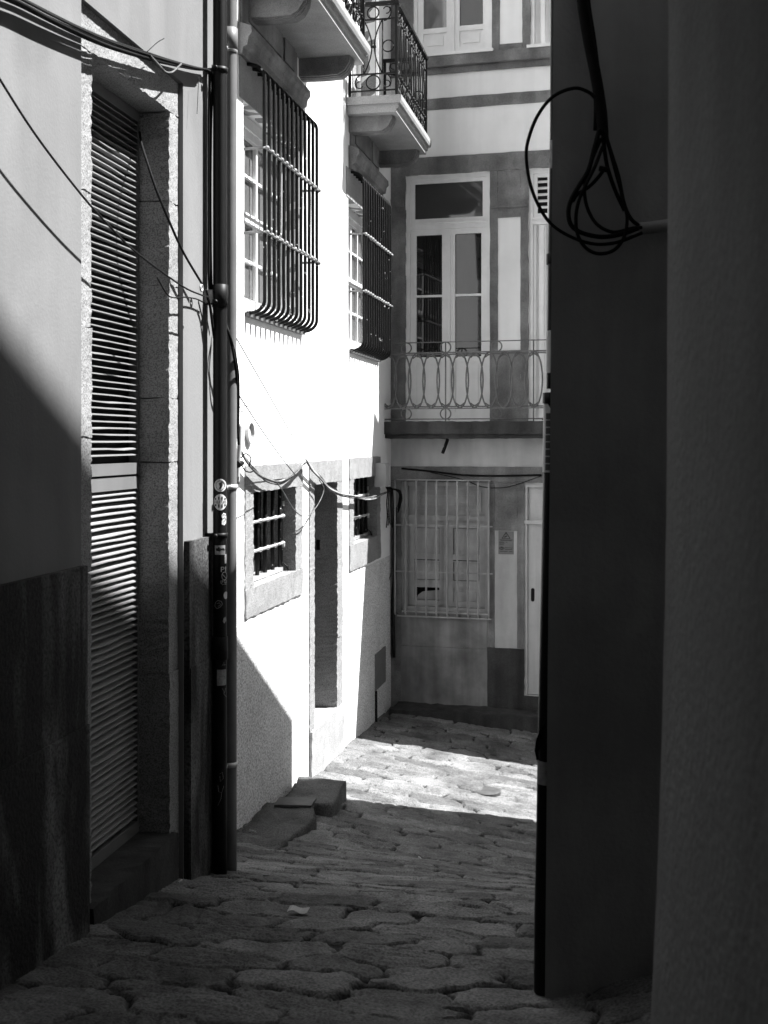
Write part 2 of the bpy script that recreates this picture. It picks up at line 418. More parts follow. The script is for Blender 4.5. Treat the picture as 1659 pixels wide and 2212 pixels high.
# ------------------------------------------------------------------ house B : white, sunlit
B = thing('white_house', 'sunlit white house with caged windows, small barred windows and stone balconies', 'house', FB.w(zB(10), -2.9, 0))
SB0, SB1 = zB(6.9), zB(14.56)
def sb(x, d=0): return FB.s(x, d)
g1s, g1e = sb(533), sb(651); g2s, g2e = sb(757), sb(817)
w1 = (sb(526), sb(642), 1.07, 2.54); w2 = (sb(752.5), sb(812), 1.05, 2.50)
sw1 = (sb(545.5), sb(637), -1.10, -.385); sw2 = (sb(763), sb(813.5), -1.06, -.385)
dr_ = (sb(678), sb(727), -2.60, -.387)
so1 = (sb(529), sb(651), -1.32, -.18); so2 = (sb(754), sb(820), -1.33, -.165)
do_ = (sb(668), sb(738), -3.3, -.175)
ud2 = (zB(12.62), zB(13.62), 3.5, 5.9); ud1 = (zB(9.3), zB(10.3), 3.5, 5.9)
ROUGHH = -1.36
holes = [w1, w2, so1, so2, do_, ud1, ud2]
MB().wall(FB, SB0, SB1, ROUGHH, 10.5, holes, 0, .35).build('wall', M['white'], B)
MB().wall(FB, SB0, SB1, -4, ROUGHH-.001, holes, .002, .35).build('roughcast_base', M['rough'], B)
MB().box(FB, SB0, SB1-.003, -4, 10.45, -5, -.356).build('house_body', M['inner'], B)

def sash(q, cols, rows, d, name='window', m=M['wood'], glass=M['glassg'], parent=B, F=FB):
    s0, s1, h0, h1 = q; mb = MB(); fw = .055
    mb.box(F, s0-.01, s0+fw, h0-.01, h1+.01, d-.05, d); mb.box(F, s1-fw, s1+.01, h0-.01, h1+.01, d-.05, d)
    mb.box(F, s0+fw, s1-fw, h0-.01, h0+fw, d-.05, d+.002); mb.box(F, s0+fw, s1-fw, h1-.16, h1+.01, d-.05, d+.002)
    mb.box(F, s0+fw, s1-fw, h1-.10, h1-.07, d, d+.02)
    hm = (h0+h1-.1)/2
    mb.box(F, s0+fw, s1-fw, hm-.035, hm+.035, d-.05, d+.006)
    for i in range(1, cols):
        x = s0+fw+(s1-s0-2*fw)*i/cols; wdt = .028 if i == cols//2 else .013
        for (a, b) in ((h0+fw, hm-.035), (hm+.035, h1-.16)): mb.box(F, x-wdt, x+wdt, a, b, d-.045, d-.006)
    for (a, b) in ((h0+fw, hm-.035), (hm+.035, h1-.16)):
        for k in range(1, rows):
            y = a+(b-a)*k/rows; mb.box(F, s0+fw, s1-fw, y-.011, y+.011, d-.044, d-.009)
    wo = mb.build(name, m, parent)
    MB().box(F, s0+.01, s1-.01, h0+.01, h1-.02, d-.07, d-.035).build('pane', glass, wo)
    return wo
for q in (w1, w2):
    sash(q, 4, 2, -.12)
# stone jamb linings, hood moulds and panels round the two caged windows
for q, hood0, hood1, hb in ((w1, zB(8.80), zB(10.44), 2.84), (w2, zB(12.32), zB(13.86), 2.80)):
    mb = MB(); mb.rbox(FB, q[1], q[1]+.14, q[2]-.1, hb, -.3, .006, .004, .06)
    mb.rbox(FB, q[0]-.1, q[1]+.14, q[3], hb, -.3, .008, .003, .08)
    mb.build('window_surround', M['granite_pale'], B)
    mb = MB()
    prof = [(-.02, hb), (.035, hb), (.045, hb+.05), (.075, hb+.06), (.085, hb+.12), (.11, hb+.15), (.105, hb+.20), (.0, hb+.24), (-.02, hb+.24)]
    n = 22
    for i in range(n):
        a = hood0+(hood1-hood0)*i/n; b = hood0+(hood1-hood0)*(i+1)/n
        j = R.uniform(-.002, .002); mb.extr(FB, [(d+j if d > 0 else d, h) for d, h in prof], a+.0004, b)
    mb.build('hood_mould', M['granite_mid'], B)
    mb = MB(); mb.rbox(FB, hood0+.05, hood1-.12, hb+.245, 3.34, -.02, .022, .003, .08)
    mb.box(FB, hood0+.20, hood1-.62, hb+.30, 3.33, 0, .036); mb.box(FB, hood1-.54, hood1-.24, hb+.30, 3.33, 0, .036)
    mb.build('stone_panel', M['granite_mid'], B)

def cage(s0, s1, hb, ht, ties, dep, nb):
    """bulging wrought iron window cage"""
    root = MB()
    sp = (s1-s0)/(nb-1); r = .0142; cr = .115
    for i in range(nb):
        s = s0+sp*i; pts = []
        jx = R.uniform(-.004, .004)
        pts.append((s, ht, -.02))
        for k in range(0, 9):
            a = math.pi/2*k/8; pts.append((s+jx*(k/8), ht-cr*.9*(1-math.cos(a)), dep*math.sin(a)))
        pts += [(s+jx+R.uniform(-.002, .002), hb+cr*.85+(ht-hb-cr*1.75)*(1-t), dep+R.uniform(-.002, .002)) for t in (.2, .4, .6, .8)]
        for k in range(0, 10):
            a = math.pi/2*k/9; pts.append((s+jx*(1-k/9), hb+.012+cr*.85*(1-math.sin(a)), .03+(dep-.03)*math.cos(a)))
        pts.append((s, hb+.012, -.02))
        root.tube([FB.w(*p) for p in pts], r, 8)
    g = root.build('window_cage', M['iron'], B, 'bulging black iron bars')
    t = MB()
    for h in ties:
        t.tube([FB.w(s0, h, -.02), FB.w(s0, h+.004, dep*.6), FB.w(s0-.005, h, dep+.01)], .0105, 8)
        t.tube([FB.w(s0-.01, h, dep+.014), FB.w((s0+s1)/2, h-.006, dep+.016), FB.w(s1+.025, h, dep+.014)], .0085, 8)
        t.tube([FB.w(s1, h, -.02), FB.w(s1, h, dep+.01)], .0105, 8)
        for i in range(nb):
            t.ball(FB.w(s0+sp*i+.012, h+R.uniform(-.004, .004), dep+.017), R.uniform(.017, .022), 8)
    t.build('tie_bar', M['ironlit'], g)
    MB().box(FB, s0-.03, s1+.03, hb-.016, hb+.012, -.02, .030).build('base_strip', M['rail'], g)
    return g
cage(g1s, g1e, .955, 2.83, (2.195, 1.567), .140, 13)
cage(g2s, g2e, .935, 2.78, (2.14, 1.55), .142, 13)

# small barred windows in granite surrounds
def small_window(o, q, lab):
    mb = MB()
    mb.rbox(FB, o[0]-.01, q[0], q[2], q[3], -.3, .010, .005, .025)
    mb.rbox(FB, q[1], o[1]+.01, q[2], q[3], -.3, .010, .006, .022)
    mb.rbox(FB, o[0]-.01, o[1]+.01, q[3]+.002, o[3], -.3, .012, .005, .05)
    mb.rbox(FB, o[0]-.01, o[1]+.01, o[2], q[2]-.002, -.3, .016, .006, .05)
    st = mb.build('small_window', M['granite'], B, lab)
    MB().box(FB, q[0]-.05, q[1]+.05, q[2]-.05, q[3]+.05, -.34, -.30).build('dark_opening', M['inner'], st)
    mb = MB(); D = -.105; e = FB.s(FB_x(q[1])-25, D) if False else q[1]-.03
    nb = 6; s_a, s_b = q[0]+.03, q[1]-.09
    for i in range(nb):
        s = s_a+(s_b-s_a)*i/(nb-1)
        mb.tube([FB.w(s, q[2]+.03, D), FB.w(s+R.uniform(-.004, .004), (q[2]+q[3])/2, D), FB.w(s, q[3]+.02, D)], .017, 8)
    mb.box(FB, q[1]-.05, q[1]-.035, q[2], q[3]-.13, D-.015, D+.01)
    mb.build('bars', M['iron'], st)
    mb = MB()
    for hh_ in (q[2]+.24, q[2]+.47):
        mb.tube([FB.w(s_a-.06, hh_, D+.022), FB.w(s_b+.05, hh_, D+.022)], .013, 10)
        for i in range(nb): mb.ball(FB.w(s_a+(s_b-s_a)*i/(nb-1), hh_, D+.024), .020, 10)
    mb.box(FB, q[0], q[1]-.06, q[2]+.004, q[2]+.035, D-.03, D+.022)
    mb.build('cross_bars', M['steel'], st)
    mb = MB()
    mb.tube([FB.w(q[1]-.09, q[2]+.012, D+.0), FB.w(q[1]-.07, q[2]+.07, D+.02), FB.w(q[1]-.05, q[2]+.04, D+.05), FB.w(q[1]-.045, q[2]+.002, D+.06)], .009, 8)
    mb.build('latch', M['iron'], st)
    MB().box(FB, q[1]-.07, q[1]-.035, q[2]+.20, q[2]+.235, D+.0, D+.03).build('hinge', M['steel'], st); MB().box(FB, q[1]-.056, q[1]-.024, q[3]-.16, q[3]-.12, D-.01, D+.022).build('hinge', M['steel'], st)
small_window(so1, sw1, 'small barred window left of the doorway')
small_window(so2, sw2, 'small barred window right of the doorway')
# doorway with granite surround and threshold
mb = MB()
hs = [-2.6, -1.92, -1.15, -.387]
for lo, hi in zip(hs, hs[1:]):
    mb.rbox(FB, do_[0]-.01, dr_[0], lo+.001, hi-.001, -.33, .010, .005, .022)
    mb.rbox(FB, dr_[1], do_[1]+.01, lo+.001, hi-.001, -.33, .010+R.uniform(-.003, .003), .006, .022)
mb.rbox(FB, do_[0]-.01, do_[1]+.01, -.385, do_[3], -.33, .012, .005, .05)
mb.build('doorway_surround', M['granite'], B)
dd = MB().box(FB, dr_[0]-.02, dr_[1]+.02, -2.62, -.36, -.40, -.325).build('door', M['black'], B)
MB().tube([FB.w(dr_[0]+.16, -1.5, -.325), FB.w(dr_[0]+.16, -1.5, -.28), FB.w(dr_[0]+.26, -1.5, -.28)], .01).build('handle', M['iron'], dd)
mb = MB(); mb.rbox(FB, do_[0]-.012, dr_[0]+.26, -3.4, -2.602, -.4, .030, .006, .05); mb.rbox(FB, dr_[0]+.264, do_[1]+.01, -3.4, -2.604, -.4, .026, .006, .05)
mb.build('threshold', M['granite_pale'], B)
mb = MB(); zz = dr_[1]-.001
mb.box(FB, zz-.012, zz+.02, -1.06, -.96, -.20, -.165); mb.build('doorbell', M['iron'], B)
# round vent, meter hatch
mb = MB(); c = FB.p(536, 935)
n = 28; vs = []; fs = []
for k in range(n):
    a = 2*math.pi*k/n
    for r, d in ((.082, -.0), (.082, .03), (.074, .03), (.070, .006)): vs.append(FB.w(c[0]+r*math.cos(a), c[1]+r*math.sin(a), d))
for k in range(n):
    for i in range(3): fs.append((k*4+i, ((k+1) % n)*4+i, ((k+1) % n)*4+i+1, k*4+i+1))
fs.append(tuple(k*4+3 for k in range(n)))
mb.add(vs, fs); mb.build('vent', M['box'], B, 'round wall vent')
a0 = FB.p(809.6, 1414); a1 = FB.p(831.4, 1395); b0 = FB.h(809.6, 1493)
h_ = MB().box(FB, a0[0], a1[0], b0, a0[1], -.02, .014).build('meter_hatch', M['hatch'], B)
MB().box(FB, a0[0]+.02, a1[0]-.02, b0+.03, a0[1]-.03, .01, .019).build('hatch_door', M['hatch'], h_)
MB().tube([FB.w(a0[0]+.02, b0, .012), FB.w(a0[0]+.02, b0-.4, .014), FB.w(a0[0]+.01, -3.25, .02)], .016).build('pipe', M['iron'], h_)

# balconies
def scroll(F, c, r, a0, a1, d, turns=1.0, grow=.35, n=14):
    """flat spiral in the plane of a railing; returns points"""
    out = []
    for i in range(n+1):
        t = i/n; a = a0+(a1-a0)*t; rr = r*(1-t*(1-grow)); out.append((c[0]+rr*math.cos(a), c[1]+rr*math.sin(a), d))
    return out
def circ(c, r, n=20): return [(c[0]+r*math.cos(2*math.pi*k/n), c[1]+r*math.sin(2*math.pi*k/n)) for k in range(n)]
def balcony(s0, s1, ud, lab):
    dep = .565; hT, hBt = 3.50, 3.33
    mb = MB()
    prof = [(-.02, hBt), (dep-.05, hBt), (dep-.05, hBt+.035), (dep-.030, hBt+.045), (dep-.030, hBt+.085), (dep-.008, hBt+.115), (dep, hBt+.125), (dep, hT), (-.02, hT)]
    mb.extr(FB, prof, s0+.03, s1-.03)
    mb.extr(FB, [(-.02, hBt+.085), (dep-.004, hBt+.085), (dep+.006, hBt+.115), (dep+.006, hT-.004), (-.02, hT-.004)], s0+.001, s1-.001)
    slab = mb.build('balcony', M['granite_pale'], B, lab)
    for sc in (s0+.13, s1-.31):
        cb = MB(); pr = [(-.02, hBt-.165), (.20, hBt-.172), (.36, hBt-.165), (.42, hBt-.13), (.46, hBt-.06), (.465, hBt+.0), (-.02, hBt+.0)]
        for i in range(6):
            rr_ = .016*(1-math.sin(math.pi*(i+.5)/6)); cb.extr(FB, [(d-(rr_ if d > .3 else 0)+R.uniform(-.003, .003)*(d > 0), h+rr_*(h < hBt-.01)) for d, h in pr], sc+.03*i, sc+.03*(i+1)-.0003)
        cb.build('corbel', M['granite_mid'], slab)
    rl = MB(); top, bot = 4.42, 3.56; D = dep-.05; sa, sz_ = s0+.05, s1-.05
    def P(s, h, d): return FB.w(s, h, d)
    for (s, d) in ((sa, D), (sz_, D), (sa, .03), (sz_, .03)):
        rl.box(FB, s-.014, s+.014, hT, top, d-.014, d+.014)
    # handrail and horizontal flats
    rl.box(FB, sa-.02, sz_+.02, top, top+.035, D-.025, D+.025)
    for s in (sa, sz_): rl.box(FB, s-.022, s+.022, top+.001, top+.034, .0, D-.026)
    for h in (bot, bot+.17, top-.14):
        rl.box(FB, sa+.014, sz_-.014, h-.007, h+.007, D-.008, D+.008)
        for s in (sa, sz_): rl.box(FB, s-.008, s+.008, h-.007, h+.007, .044, D-.014)
    # end panels: hourglass bars, rings and scrolls (plane: d, h)
    for s in (sa, sz_):
        mid = (.03+D)/2; w = .085; y0, y1 = bot+.17, top-.14
        for sg in (-1, 1):
            rl.tube([P(s, y0+(y1-y0)*t, mid+sg*(.012+w*abs(2*t-1)**1.8)) for t in [k/14 for k in range(15)]], .0075, 6)
            rl.tube([P(s, h, mid+sg*.098) for h in (y0, (y0+y1)/2, y1)], .007, 6)
            for (yc, sy) in ((bot+.085, 1), (top-.07, -1)):
                rl.tube([P(s, yc+sy*.085*math.cos(a), mid+sg*(.11+.075*math.sin(a))) for a in [math.pi*k/10 for k in range(8)]], .007, 6)
                rl.tube([P(s, yc-sy*(.02+.035*math.cos(a)), mid+sg*(.14+.035*math.sin(a))) for a in [math.pi*1.6*k/10-1.2 for k in range(10)]], .006, 6)
        for hc, r in ((bot+.085, .072), (top-.07, .06)):
            rl.tube([P(s, hc+q[1], mid+q[0]) for q in circ((0, 0), r)], .0075, 6, True)
        rl.tube([P(s, (y0+y1)/2+q[1], mid+.155+q[0]) for q in circ((0, 0), .058)], .0075, 6, True)
        rl.box(FB, s-.012, s+.012, (y0+y1)/2-.01, (y0+y1)/2+.01, mid-.03, mid+.03)
    # front: slender bars with collars, paired hourglasses and rings
    nb = 19
    for i in range(1, nb):
        s = sa+(sz_-sa)*i/nb; y0, y1 = bot+.17, top-.14
        if i % 3 == 0: rl.tube([P(s, h, D) for h in (bot, (bot+top)/2, top)], .0085, 6)
        else:
            sg = 1 if i % 3 == 1 else -1
            rl.tube([P(s-sg*.030*(1-abs(2*t-1)**1.7)+sg*.02, y0+(y1-y0)*t, D+.012*math.sin(math.pi*t)) for t in [k/12 for k in range(13)]], .0075, 6)
        for h in (y0, y1): rl.ball(P(s, h, D+.004), .016, 6)
        if i % 3 != 0 or True:
            rl.tube([P(s+q[0], bot+.085+q[1], D) for q in circ((0, 0), .036, 12)], .006, 5, True)
            rl.tube([P(s+q[0], top-.07+q[1], D) for q in circ((0, 0), .030, 12)], .006, 5, True)
    rl.build('railing', M['iron'], slab)
    # french door behind it
    s0_, s1_, h0_, h1_ = ud
    mb = MB(); mb.rbox(FB, s0_-.15, s0_, h0_, h1_, -.3, .01, .004, .08); mb.rbox(FB, s1_, s1_+.15, h0_, h1_, -.3, .01, .004, .08)
    mb.rbox(FB, s0_-.15, s1_+.15, h1_, h1_+.2, -.3, .012, .004, .08); mb.build('door_surround', M['granite'], B)
    sash((s0_, s1_, h0_, h1_), 2, 2, -.16, 'french_door')
balcony(zB(8.88), zB(10.755), ud1, 'nearer stone balcony, cut off by the top of the picture')
balcony(zB(12.20), zB(14.07), ud2, 'farther stone balcony with scrollwork railing')

# ------------------------------------------------------------------ house C : closing the alley
H = thing('granite_house', 'shaded house facing down the alley with french doors, iron balcony and barred ground window', 'house', FC.w(1.0, -3.2, 0))
def cs(x, d=0): return FC.s(x, d)
def ch(x, y, d=0): return FC.h(x, y, d)
CE = 2.03; TOPC = 12.0
# openings: (s0, s1, h0, h1)
fd1 = (cs(877), cs(1059), ch(965, 908), ch(965, 375)); fd2 = (cs(1142), cs(1142)+fd1[1]-fd1[0], fd1[2], fd1[3])
gw = (cs(868), cs(1055), ch(960, 1322), ch(960, 1041)); gd = (cs(1133), cs(1133)+.95, ch(1150, 1503), ch(1150, 1047))
tw1 = (cs(893), cs(1063), ch(980, 117), ch(980, 117)+2.6); tw2 = (cs(1146), cs(1146)+.93, tw1[2], tw1[3])
holes = [fd1, gw, tw1, tw2, fd2, gd]; holes = [(a, min(b, CE-.05), c_, d_) for a, b, c_, d_ in holes]
fd2, gd, tw2 = holes[4], holes[5], holes[3]
# the lintel line splits stone-faced storeys from plaster bands
yl_top = ch(1020, 334); slab_t, slab_b = ch(1000, 910, .42), ch(1000, 947, .42)
gl_top = ch(1000, 1008)
hs_ = slab_b+.02
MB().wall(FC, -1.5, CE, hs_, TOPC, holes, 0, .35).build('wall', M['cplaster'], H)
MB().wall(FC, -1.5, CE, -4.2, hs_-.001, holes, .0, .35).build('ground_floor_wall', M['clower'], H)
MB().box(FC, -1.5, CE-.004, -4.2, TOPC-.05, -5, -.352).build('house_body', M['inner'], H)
def stone(*rects, name='stone_facing', m='granite_mid', j=.003):
    mb = MB()
    for (s0, s1, h0, h1, d) in rects: mb.rbox(FC, s0, s1, h0, h1, -.02, d, j, .09)
    return mb.build(name, M[m], H)
E0 = -.08
px0, px1 = cs(1076), cs(1125); pt, pb = ch(1100, 470), ch(1100, 757)
stone((E0, CE, fd1[3], yl_top, .012), (E0, fd1[0], slab_b, fd1[3]-.003, .012),
      (fd1[1], px0, slab_b, fd1[3]-.003, .014), (px1, fd2[0], slab_b, fd1[3]-.003, .014),
      (px0+.001, px1-.001, pt, fd1[3]-.005, .013), (px0+.001, px1-.001, slab_b, pb, .013), name='first_floor_stonework')
stone((E0+.02, fd1[0]-.02, ch(860, 448), ch(860, 430), .03), name='impost_course')
stone((fd1[1]+.01, fd2[0]-.01, ch(1100, 449), ch(1100, 444), .03), name='impost_course')
q0, q1 = cs(1069), cs(1118); qt, qb = ch(1093, 1146), ch(1093, 1396)
stone((E0, CE, gw[3], gl_top, .014), (E0, gw[0], -4, gw[3]-.003, .012), (gw[1], q0, qb-.02, gw[3]-.003, .014), (q1, gd[0], qb-.02, gw[3]-.003, .014),
      (q0+.001, q1-.001, qt, gw[3]-.005, .013), name='ground_floor_stonework')
stone((gw[1]-.005, gd[0], -4, qb-.022, .022), (gd[0], CE, -4, gd[2]-.002, .018), name='pier_base', m='granite_dark')
hj = ch(960, 1398)
mb = MB(); mb.rbox(FC, gw[0]-.003, gw[1]-.008, hj+.003, gw[2]-.02, -.02, .012, .002, .1); mb.rbox(FC, gw[0]-.003, gw[1]-.008, -4, hj, -.02, .016, .002, .1); mb.build('dado', M['cdado'], H)
# band and string courses above
b0, b1 = ch(1060, 229), ch(1060, 204)
stone((E0, CE, b0, b1, .010), name='stone_band')
b0, b1 = ch(1060, 152), ch(1060, 139)
mb = MB(); mb.rbox(FC, E0, CE, b0, b1, -.02, .03, .002, .1); mb.rbox(FC, E0, CE, b1+.002, ch(1060, 114), -.02, .085, .004, .1); mb.build('string_course', M['granite_mid'], H)
mb = MB(); tp0, tp1 = cs(1080), cs(1129); tpb = ch(1105, 94)
mb.rbox(FC, tw1[1], tp0, ch(1060, 113.6), 7.6, -.02, .012, .003, .1); mb.rbox(FC, tp1, tw2[0], ch(1060, 113.6), 7.6, -.02, .012, .003, .1); mb.rbox(FC, tp0+.001, tp1-.001, ch(1060, 113.6), tpb, -.02, .011, .003, .1)
mb.rbox(FC, E0, tw1[0], ch(1060, 113.6), 7.6, -.02, .012, .003, .1); mb.build('top_floor_stonework', M['granite_mid'], H)

def french(q, d, glassT, glassL, glassR, trans, louvre=False, low=.30):
    """two-leaf glazed door with solid lower panels and a transom light"""
    s0, s1, h0, h1 = q; fw = .085; mb = MB(); W = s1-s0; mid = (s0+s1)/2
    ht = h1-(h1-h0)*trans
    mb.box(FC, s0-.01, s0+fw*.55, h0, h1+.005, d-.08, d+.03); mb.box(FC, s1-fw*.55, s1+.01, h0, h1+.005, d-.08, d+.03)
    mb.box(FC, s0+fw*.55, s1-fw*.55, h1-fw*.55, h1+.005, d-.08, d+.028)
    mb.box(FC, s0+fw*.55, s1-fw*.55, ht-.045, ht+.045, d-.06, d+.02); mb.box(FC, s0+fw*.4, s1-fw*.4, ht+.012, ht+.035, d, d+.045)
    gl = []
    mb.box(FC, s0+fw*.55, s0+fw*1.15, ht+.046, h1-fw*.55, d-.06, d+.004); mb.box(FC, s1-fw*1.15, s1-fw*.55, ht+.046, h1-fw*.55, d-.06, d+.004)
    mb.box(FC, s0+fw*1.15, s1-fw*1.15, h1-fw*1.1, h1-fw*.55, d-.06, d+.003); mb.box(FC, s0+fw*1.15, s1-fw*1.15, ht+.046, ht+.085, d-.06, d+.003)
    gl.append((s0+fw*1.1, s1-fw*1.1, ht+.08, h1-fw*1.05))
    if louvre:
        k = ht+.12
        while k < h1-.18: mb.extr(FC, [(d-.04, k+.05), (d-.035, k+.06), (d+.005, k+.03), (d+.0, k+.02)], s0+fw*1.1, s1-fw*1.1); k += .075
    hb = h0+(ht-h0)*low
    for (a, b) in ((s0+fw*.56, mid-.012), (mid+.012, s1-fw*.56)):
        st = .068
        mb.box(FC, a, a+st, h0, ht-.046, d-.05, d); mb.box(FC, b-st, b, h0, ht-.046, d-.05, d)
        mb.box(FC, a+st, b-st, ht-.11, ht-.046, d-.05, d-.001); mb.box(FC, a+st, b-st, hb, hb+.06, d-.05, d-.001)
        mb.box(FC, a+st, b-st, h0, h0+.10, d-.05, d-.001)
        mb.box(FC, a+st, b-st, h0+.10, hb, d-.05, d-.018)                       # sunk panel
        mb.box(FC, a+st+.04, b-st-.04, h0+.14, hb-.04, d-.03, d-.008)
        hm = (hb+.06+ht-.11)*.5
        mb.box(FC, a+st, b-st, hm-.013, hm+.013, d-.045, d-.004)
        gl.append((a+st-.006, b-st+.006, hb+.05, ht-.10))
    mb.box(FC, mid-.022, mid+.022, h0+.02, ht-.05, d-.002, d+.014)
    w = mb.build('french_door', M['wood'], H)
    gm = MB(); gm.box(FC, *gl[0][:2], *gl[0][2:], d-.05, d-.03); gm.build('pane', glassT, w)
    for g, gm_ in zip(gl[1:], (glassL, glassR)): MB().box(FC, *g, d-.05, d-.03).build('pane', gm_, w)
french(fd1, -.06, M['glass2'], M['glass'], M['glass'], .205); french(fd2, -.06, M['inner'], M['glassg'], M['glass'], .205, True)
french(tw1, -.05, M['glass2'], M['glassg'], M['glass'], .15, low=.13); french(tw2, -.05, M['glass2'], M['glassg'], M['glass'], .15, low=.13)
mb = MB()
for q in (tw1, tw2): mb.box(FC, q[0]-.03, q[1]+.03, q[2]-.03, q[2]+.004, -.06, .10)
mb.build('window_sill', M['wood'], H)
# balcony of the first floor
mb = MB(); mb.rbox(FC, E0, CE, slab_b+.05, slab_t, -.02, .42, .006, .07); mb.rbox(FC, E0, CE, slab_b, slab_b+.049, -.02, .36, .006, .08)
bal = mb.build('balcony', M['granite_dark'], H, 'dark mould-stained balcony slab')
D = .39; rl = MB(); E1 = CE-.02
def hp(y): return ch(1000, y, D)
lv = [hp(738), hp(761), hp(882), hp(905)]
rl.tube([FC.w(E0, lv[0], D), FC.w(E1, lv[0], D)], .006, 6)
rl.box(FC, E0, E1, lv[1]-.008, lv[1]+.008, D-.012, D+.012); rl.box(FC, E0, E1, lv[2]-.006, lv[2]+.006, D-.01, D+.01)
rl.tube([FC.w(E0, lv[3], D), FC.w(E1, lv[3], D)], .007, 6)
sp = FC.s(946, D)-FC.s(915, D); s = FC.s(870, D)-2*sp; hm = (lv[1]+lv[2])/2; hv = (lv[1]-lv[2])/2; i = 0
while s < E1-.1:
    rl.tube([FC.w(s+sp*.58*math.cos(a), hm+hv*math.sin(a)*.985, D+.006*(i % 2)) for a in [2*math.pi*k/28 for k in range(28)]], .0095, 6, True)
    rl.tube([FC.w(s+sp*.5-sp*.96*math.cos(a), lv[1]-.02-.13*(1-math.sin(a))**1.3, D-.008) for a in [math.pi*(.2+.6*k/10) for k in range(11)]], .008, 6)
    rl.tube([FC.w(s+sp*.5-sp*.96*math.cos(a), lv[2]+.02+.13*(1-math.sin(a))**1.3, D-.008) for a in [math.pi*(.2+.6*k/10) for k in range(11)]], .008, 6)
    s += sp; i += 1
for x in (878, 963, 1073): 
    c_ = (FC.s(x, D), (lv[0]+lv[1])/2); rl.tube([FC.w(c_[0]+q[0], c_[1]+q[1], D) for q in circ((0, 0), (lv[0]-lv[1])*.5)], .008, 6, True)
    rl.tube([FC.w(c_[0]+q[0], (lv[2]+lv[3])/2+q[1], D) for q in circ((0, 0), (lv[2]-lv[3])*.5)], .008, 6, True)
for x in (963, 1153): rl.tube([FC.w(FC.s(x, D), slab_t, D), FC.w(FC.s(x, D), lv[0], D)], .008, 6)
rl.build('railing', M['rail'], bal)
MB().tube([FC.w(cs(967), ch(967, 946), .05), FC.w(cs(967, .3), ch(967, 951, .3), .3), FC.w(cs(957, .42), ch(957, 978, .42), .42)], .02, 10).build('spout', M['iron'], bal)
# barred ground-floor window: closed white shutters
s0, s1, h0, h1 = gw; d = -.10; mb = MB(); mid = (s0+s1)/2
htr = ch(960, 1120)
mb.box(FC, s0-.01, s0+.06, h0, h1+.01, d-.06, d+.05); mb.box(FC, s1-.05, s1+.01, h0, h1+.01, d-.06, d+.05); mb.box(FC, s0+.06, s1-.05, h1-.05, h1+.01, d-.06, d+.05)
mb.box(FC, s0+.06, s1-.05, htr-.03, htr+.03, d-.05, d+.03); mb.box(FC, s0+.06, s1-.05, h0-.01, h0+.05, d-.05, d+.06)
mb.box(FC, s0+.06, s1-.05, htr+.03, h1-.05, d-.05, d-.02)
for (a, b, c_, e) in ((.05, .07, .06, .09), (.12, .135, .115, .135)):
    mb.box(FC, s0+.06+a, s1-.05-a, h1-.05-c_-.02, h1-.05-c_, d-.02, d-.004); mb.box(FC, s0+.06+a, s1-.05-a, htr+.03+c_, htr+.05+c_, d-.02, d-.004)
    mb.box(FC, s0+.06+a, s0+.08+a, htr+.05+c_, h1-.07-c_, d-.02, d-.005); mb.box(FC, s1-.07-a, s1-.05-a, htr+.05+c_, h1-.07-c_, d-.02, d-.005)
lh = [h0+.05, h0+.22, h0+.42, h0+.52, ch(960, 1212), ch(960, 1203), htr-.08, htr-.03]
for k, (a, b) in enumerate(((s0+.06, mid-.01), (mid+.01, s1-.05))):
    mb.box(FC, a, a+.075, h0+.05, htr-.03, d-.05, d); mb.box(FC, b-.075, b, h0+.05, htr-.03, d-.05, d)
    for (e, f) in ((htr-.12, htr-.03), (lh[4]-.02, lh[5]+.02), (ch(960, 1272), ch(960, 1256)), (h0+.05, h0+.12)):
        mb.box(FC, a+.075, b-.075, min(e, f), max(e, f), d-.05, d-.002)
    mb.box(FC, a+.075, b-.075, ch(960, 1256), htr-.12, d-.05, d-.022)
    if k == 1: mb.box(FC, a+.075, b-.075, h0+.12, ch(960, 1272), d-.05, d-.022); mb.box(FC, a+.11, b-.11, h0+.15, ch(960, 1280), d-.024, d-.010)
    else: mb.prism(FC, [(a+.085, h0+.12), (b-.075, h0+.12), (b-.075, h0+.24), (a+.16, h0+.215), (a+.10, h0+.17)], d-.09, d-.07)
mb.box(FC, mid-.022, mid+.022, h0+.05, htr-.03, d-.004, d+.016)
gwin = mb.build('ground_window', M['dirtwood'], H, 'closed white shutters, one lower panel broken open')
mb = MB()
for (a, b) in ((s0+.06, mid-.01), (mid+.01, s1-.05)):
    for (e, f) in ((ch(960, 1256), htr-.12),): 
        mb.box(FC, a+.07, b-.07, e-.006, e+.004, d-.022, d-.0205); mb.box(FC, a+.07, b-.07, f-.006, f+.004, d-.022, d-.0205)
        mb.box(FC, a+.071, a+.083, e, f, d-.022, d-.0205); mb.box(FC, b-.083, b-.071, e, f, d-.022, d-.0205)
    mb.box(FC, a+.07, b-.07, (lh[4]+lh[5])/2-.03, (lh[4]+lh[5])/2-.02, d-.022, d-.0005)
mb.box(FC, mid-.010, mid+.010, h0+.05, htr-.03, d-.05, d-.004)
mb.build('dark_joints', M['ink'], gwin)
MB().box(FC, s0-.02, s1+.02, h0, h1, d-.3, d-.2).build('dark_opening', M['inner'], gwin)
g = MB(); D = .075
xs_ = [853.5, 876, 899, 921, 943, 966, 988, 1011, 1033, 1056]
ht_, hb_ = ch(960, 1041, D), ch(960, 1332, D)
